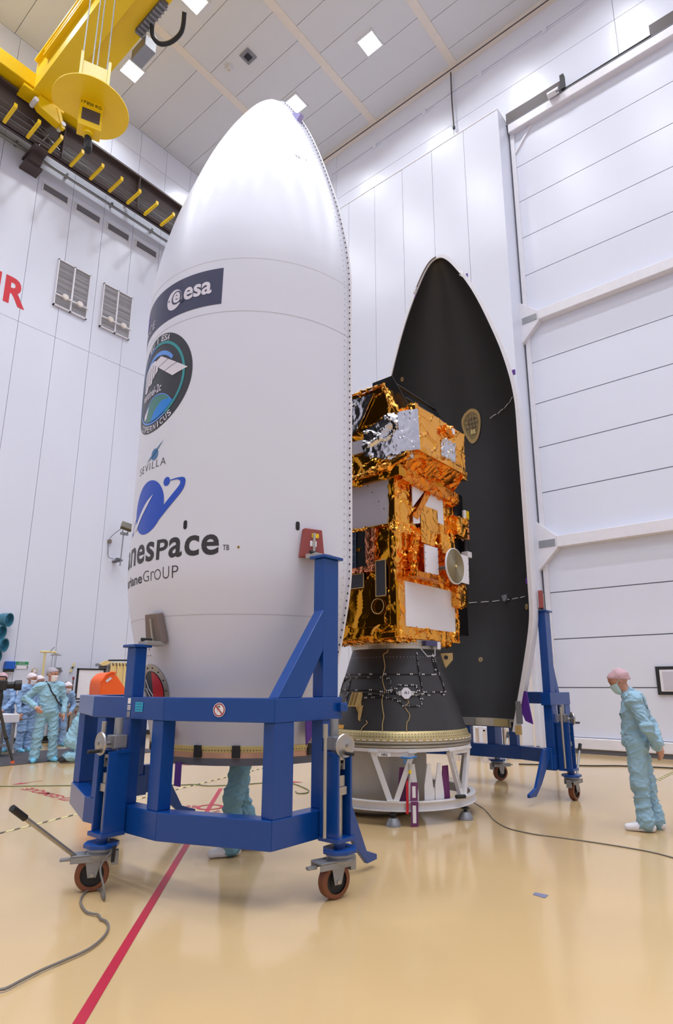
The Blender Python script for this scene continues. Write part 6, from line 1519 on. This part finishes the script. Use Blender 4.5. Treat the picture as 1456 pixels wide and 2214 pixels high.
obj('body', MB().box((8.45, 17.45, .25), (9.5, 17.85, .95)), M('brown_pad'), e, bevel=.01)
for k in range(3):
    dv = obj('door', MB().box((8.48 + .34 * k, 17.435, .29), (8.79 + .34 * k, 17.45, .91)), M('alu_rough'), e)
    obj('handle', MB().box((8.74 + .34 * k, 17.42, .5), (8.76 + .34 * k, 17.435, .66)), M('dark_rubber'), dv)
    obj('label_plate', MB().box((8.58 + .34 * k, 17.43, .74), (8.68 + .34 * k, 17.436, .82)), M('tip_red' if k == 1 else 'paper'), dv)
obj('plinth', MB().box((8.48, 17.5, 0), (9.48, 17.8, .25)), M('dark_rubber'), e)
cb_ = MB()
for k in range(7):
    cb_.tube(smooth3([(8.0 + .1 * k, 17.2 - .05 * k, .03 + .02 * (k % 3)), (8.5, 17.0 - .03 * k, .05 + .02 * (k % 4)), (9.1, 17.1 - .04 * k, .03 + .02 * (k % 2)), (9.6 + .1 * k, 16.9, .03)], 4), .022, 6)
tag(obj('cable_tangle', cb_, M('dark_rubber'), None), 'dark tangle of cables on the floor along the left wall', 'cable', kind='stuff')
e = empty('steel_cabinet', (9.3, 16.9, 0), 'tall grey steel cabinet behind the whiteboard and the orange shell', 'cabinet')
obj('body', MB().box((9.6, 17.0, 0), (10.2, 17.5, 2.08)), M('brown_pad'), e, bevel=.01)
obj('top_plate', MB().box((9.52, 16.95, 2.08), (10.25, 17.55, 2.16)), M('galv'), e)
for x in (9.62, 9.9): 
    dv = obj('door', MB().box((x, 16.985, .1), (x + .26, 17.0, 1.92)), M('galv'), e); obj('handle', MB().box((x + (.2 if x < 9.7 else .03), 16.97, .95), (x + (.22 if x < 9.7 else .05), 16.985, 1.1)), M('dark_rubber'), dv)
# tan strip screen and orange shell, seen past the cart's left column
e = empty('strip_screen', (8.0, 13.9, 0), 'tan strip curtain screen hanging in folds behind the orange shell', 'screen')
for k in range(8):
    x = 7.71 + .085 * k
    obj('strip', MB().box((x, 13.5 + .02 * (k % 2), .5), (x + .08, 13.52 + .02 * (k % 2), 2.05)), M('tan2'), e, bevel=.005)
    obj('hanger', MB().tube([(x + .04, 13.5, 2.03), (x + .05, 13.48, 2.0), (x + .06, 13.5, 1.97)], .012, 6), M('beam_brown'), e)
obj('screen_rail', MB().tube([(7.66, 13.53, 2.09), (8.5, 13.53, 2.12)], .02, 8), M('dark_rubber'), e)
obj('screen_arm', MB().prism([(7.43, 2.0), (7.52, 1.96), (7.66, 2.0), (7.7, 2.07), (7.55, 2.08)], lambda a, b, t: (a, 13.5 + t, b), 0, .03), M('tan2'), e)
for x in (7.7, 8.4): obj('screen_post', MB().tube([(x, 13.6, 0), (x, 13.6, 2.1)], .025, 8).box((x - .03, 13.4, 0), (x + .03, 13.8, .03)), M('galv'), e)
e = empty('orange_container', (7.4, 13.0, 0), 'glossy orange tilted container behind the left end of the front cart', 'container')
prf = [(7.10, 1.25), (7.09, 1.56), (7.15, 1.70), (7.28, 1.79), (7.40, 1.78), (7.56, 1.61), (7.78, 1.34), (7.74, 1.25)]
obj('shell', MB().prism(cat_curve(prf[:7], 4) + [prf[7]], lambda a, b, t: (a, t, b), 12.75, 13.25), M('orange'), e, bevel=.03)
obj('rim', MB().tube([(7.08, 12.74, 1.6), (7.17, 12.73, 1.74), (7.28, 12.73, 1.80), (7.41, 12.74, 1.80)], .02, 6), M('orange'), e, smooth=True)
obj('print', MB().bar((7.20, 12.74, 1.60), (7.31, 12.74, 1.68), .006, .05), M('print_white'), e)
obj('base_frame', MB().box((7.2, 12.8, .62), (7.75, 13.2, .72)).box((7.1, 12.8, 1.15), (7.74, 13.2, 1.25)), M('orange'), e, bevel=.01)
for x in (7.22, 7.70):
    for y in (12.84, 13.16): obj('leg', MB().box((x - .02, y - .02, .0), (x + .02, y + .02, 1.2)), M('orange'), e)
# film camera on a tripod and a white table at the left edge
e = empty('film_camera', (5.45, 13.4, 0), 'black film camera on a dark tripod at the left picture edge', 'camera')
ax = Vector((.75, -.25, 0)).normalized()
c0 = Vector((5.42, 13.35, 1.52))
obj('camera_body', MB().bar(c0 - ax * .34, c0 - ax * .02, .16, .2), M('dark_rubber'), e, bevel=.02)
obj('lens', MB().tube([c0 - ax * .05, c0 + ax * .10, c0 + ax * .12, c0 + ax * .24], [.07, .07, .10, .105], 20), M('black'), e, smooth=True)
obj('camera_handle', MB().tube([c0 - ax * .28 + Vector((0, 0, .1)), c0 - ax * .25 + Vector((0, 0, .17)), c0 - ax * .06 + Vector((0, 0, .17)), c0 - ax * .04 + Vector((0, 0, .1))], .016, 8), M('black'), e)
obj('tripod_head', MB().lathe([(0, 1.1), (.06, 1.1), (.07, 1.3), (.05, 1.42), (0, 1.42)], 16, (5.30, 13.39, 0)), M('dark_rubber'), e, smooth=True)
for dx, dy in ((.34, -.16), (-.3, -.25), (-.05, .38)):
    lg = obj('leg', MB().tube([(5.30, 13.39, 1.15), (5.30 + dx * .55, 13.39 + dy * .55, .5), (5.30 + dx, 13.39 + dy, .05)], [.035, .03, .02], 8), mat('tripod_olive', (62, 58, 50), .5), e)
    obj('leg_joint', MB().ball((5.30 + dx * .55, 13.39 + dy * .55, .5), .045, 8), M('dark_rubber'), lg)
    obj('leg_foot', MB().lathe([(0, 0), (.05, 0), (.03, .06), (0, .06)], 10, (5.30 + dx, 13.39 + dy, 0)), mat('foot_orange', (214, 84, 40), .5), lg)
e = empty('work_table', (5.9, 14.9, 0), 'white topped table at the left picture edge under the leaning person', 'table')
obj('table_top', MB().box((4.6, 14.5, .72), (6.22, 15.2, .90)), M('flange_white'), e, bevel=.01)
for x in (4.7, 6.14):
    for y in (14.58, 15.12): obj('leg', MB().box((x - .03, y - .03, 0), (x + .03, y + .03, .72)), M('galv'), e)
obj('shelf', MB().box((4.7, 14.58, .22), (6.14, 15.12, .25)), M('galv'), e)

# ------------------------------------------------------------------ behind the rear cart: white benches and boxes
e = empty('step_bench', (12.3, 5.9, 0), 'white slatted step bench standing behind the rear blue cart', 'bench')
for k in range(5): obj('slat', MB().box((11.75, 6.05 + .12 * k, .66), (12.65, 6.14 + .12 * k, .69)), M('flange_white'), e)
f = MB().bar((11.72, 6.02, .64), (12.68, 6.02, .64), .05, .06).bar((11.72, 6.68, .64), (12.68, 6.68, .64), .05, .06)
obj('bench_frame', f, M('flange_white'), e)
for x in (11.75, 12.65):
    for y in (6.03, 6.67): obj('leg', MB().box((x - .03, y - .03, 0), (x + .03, y + .03, .64)), M('cream'), e)
obj('lower_rail', MB().bar((11.75, 6.03, .26), (12.65, 6.03, .26), .05, .05), M('cream'), e)
e = empty('trestle', (12.9, 5.55, 0), 'cream steel frame stand beside the white step bench', 'frame')
for x, y in ((12.6, 5.9), (13.15, 5.9)): obj('leg', MB().box((x - .04, y - .04, 0), (x + .04, y + .04, .62)), M('cream'), e)
obj('frame_rail', MB().box((12.6, 5.87, .52), (13.15, 5.93, .62)).box((12.6, 5.88, .22), (13.15, 5.92, .27)), M('cream'), e)
for x, y in ((12.6, 5.9), (13.15, 5.9)): obj('caster', MB().tube([(x - .02, y, .035), (x + .02, y, .035)], .035, 10), M('dark_rubber'), e)
e = empty('white_case', (7.6, 6.4, 0), 'white floor case with purple strap standing behind the front cart, beside its right post', 'case')
f = Vector((7.35, 6.05, 0))
rtv = Vector((.6334, -.7738, 0)); fwv = Vector((.7738, .6334, 0)); mm = Matrix((rtv, fwv, Vector((0, 0, 1)))).transposed().to_4x4(); mm.translation = f
obj('case_body', MB().prism([(-.05, .22), (.05, .1), (.5, .1), (.5, .86), (-.05, .86)], lambda a, b, t: tuple(mm @ Vector((a, t, b))), 0, .4), M('galv'), e, bevel=.01)
obj('case_strap', MB().box((.08, -.01, .1), (.15, 0, .9), mm), M('purple'), e)
for x in (.08, .44):
    for y in (.06, .34): obj('caster', MB().tube([mm @ Vector((x - .02, y, .05)), mm @ Vector((x + .02, y, .05))], .05, 12), M('flange_white'), e)
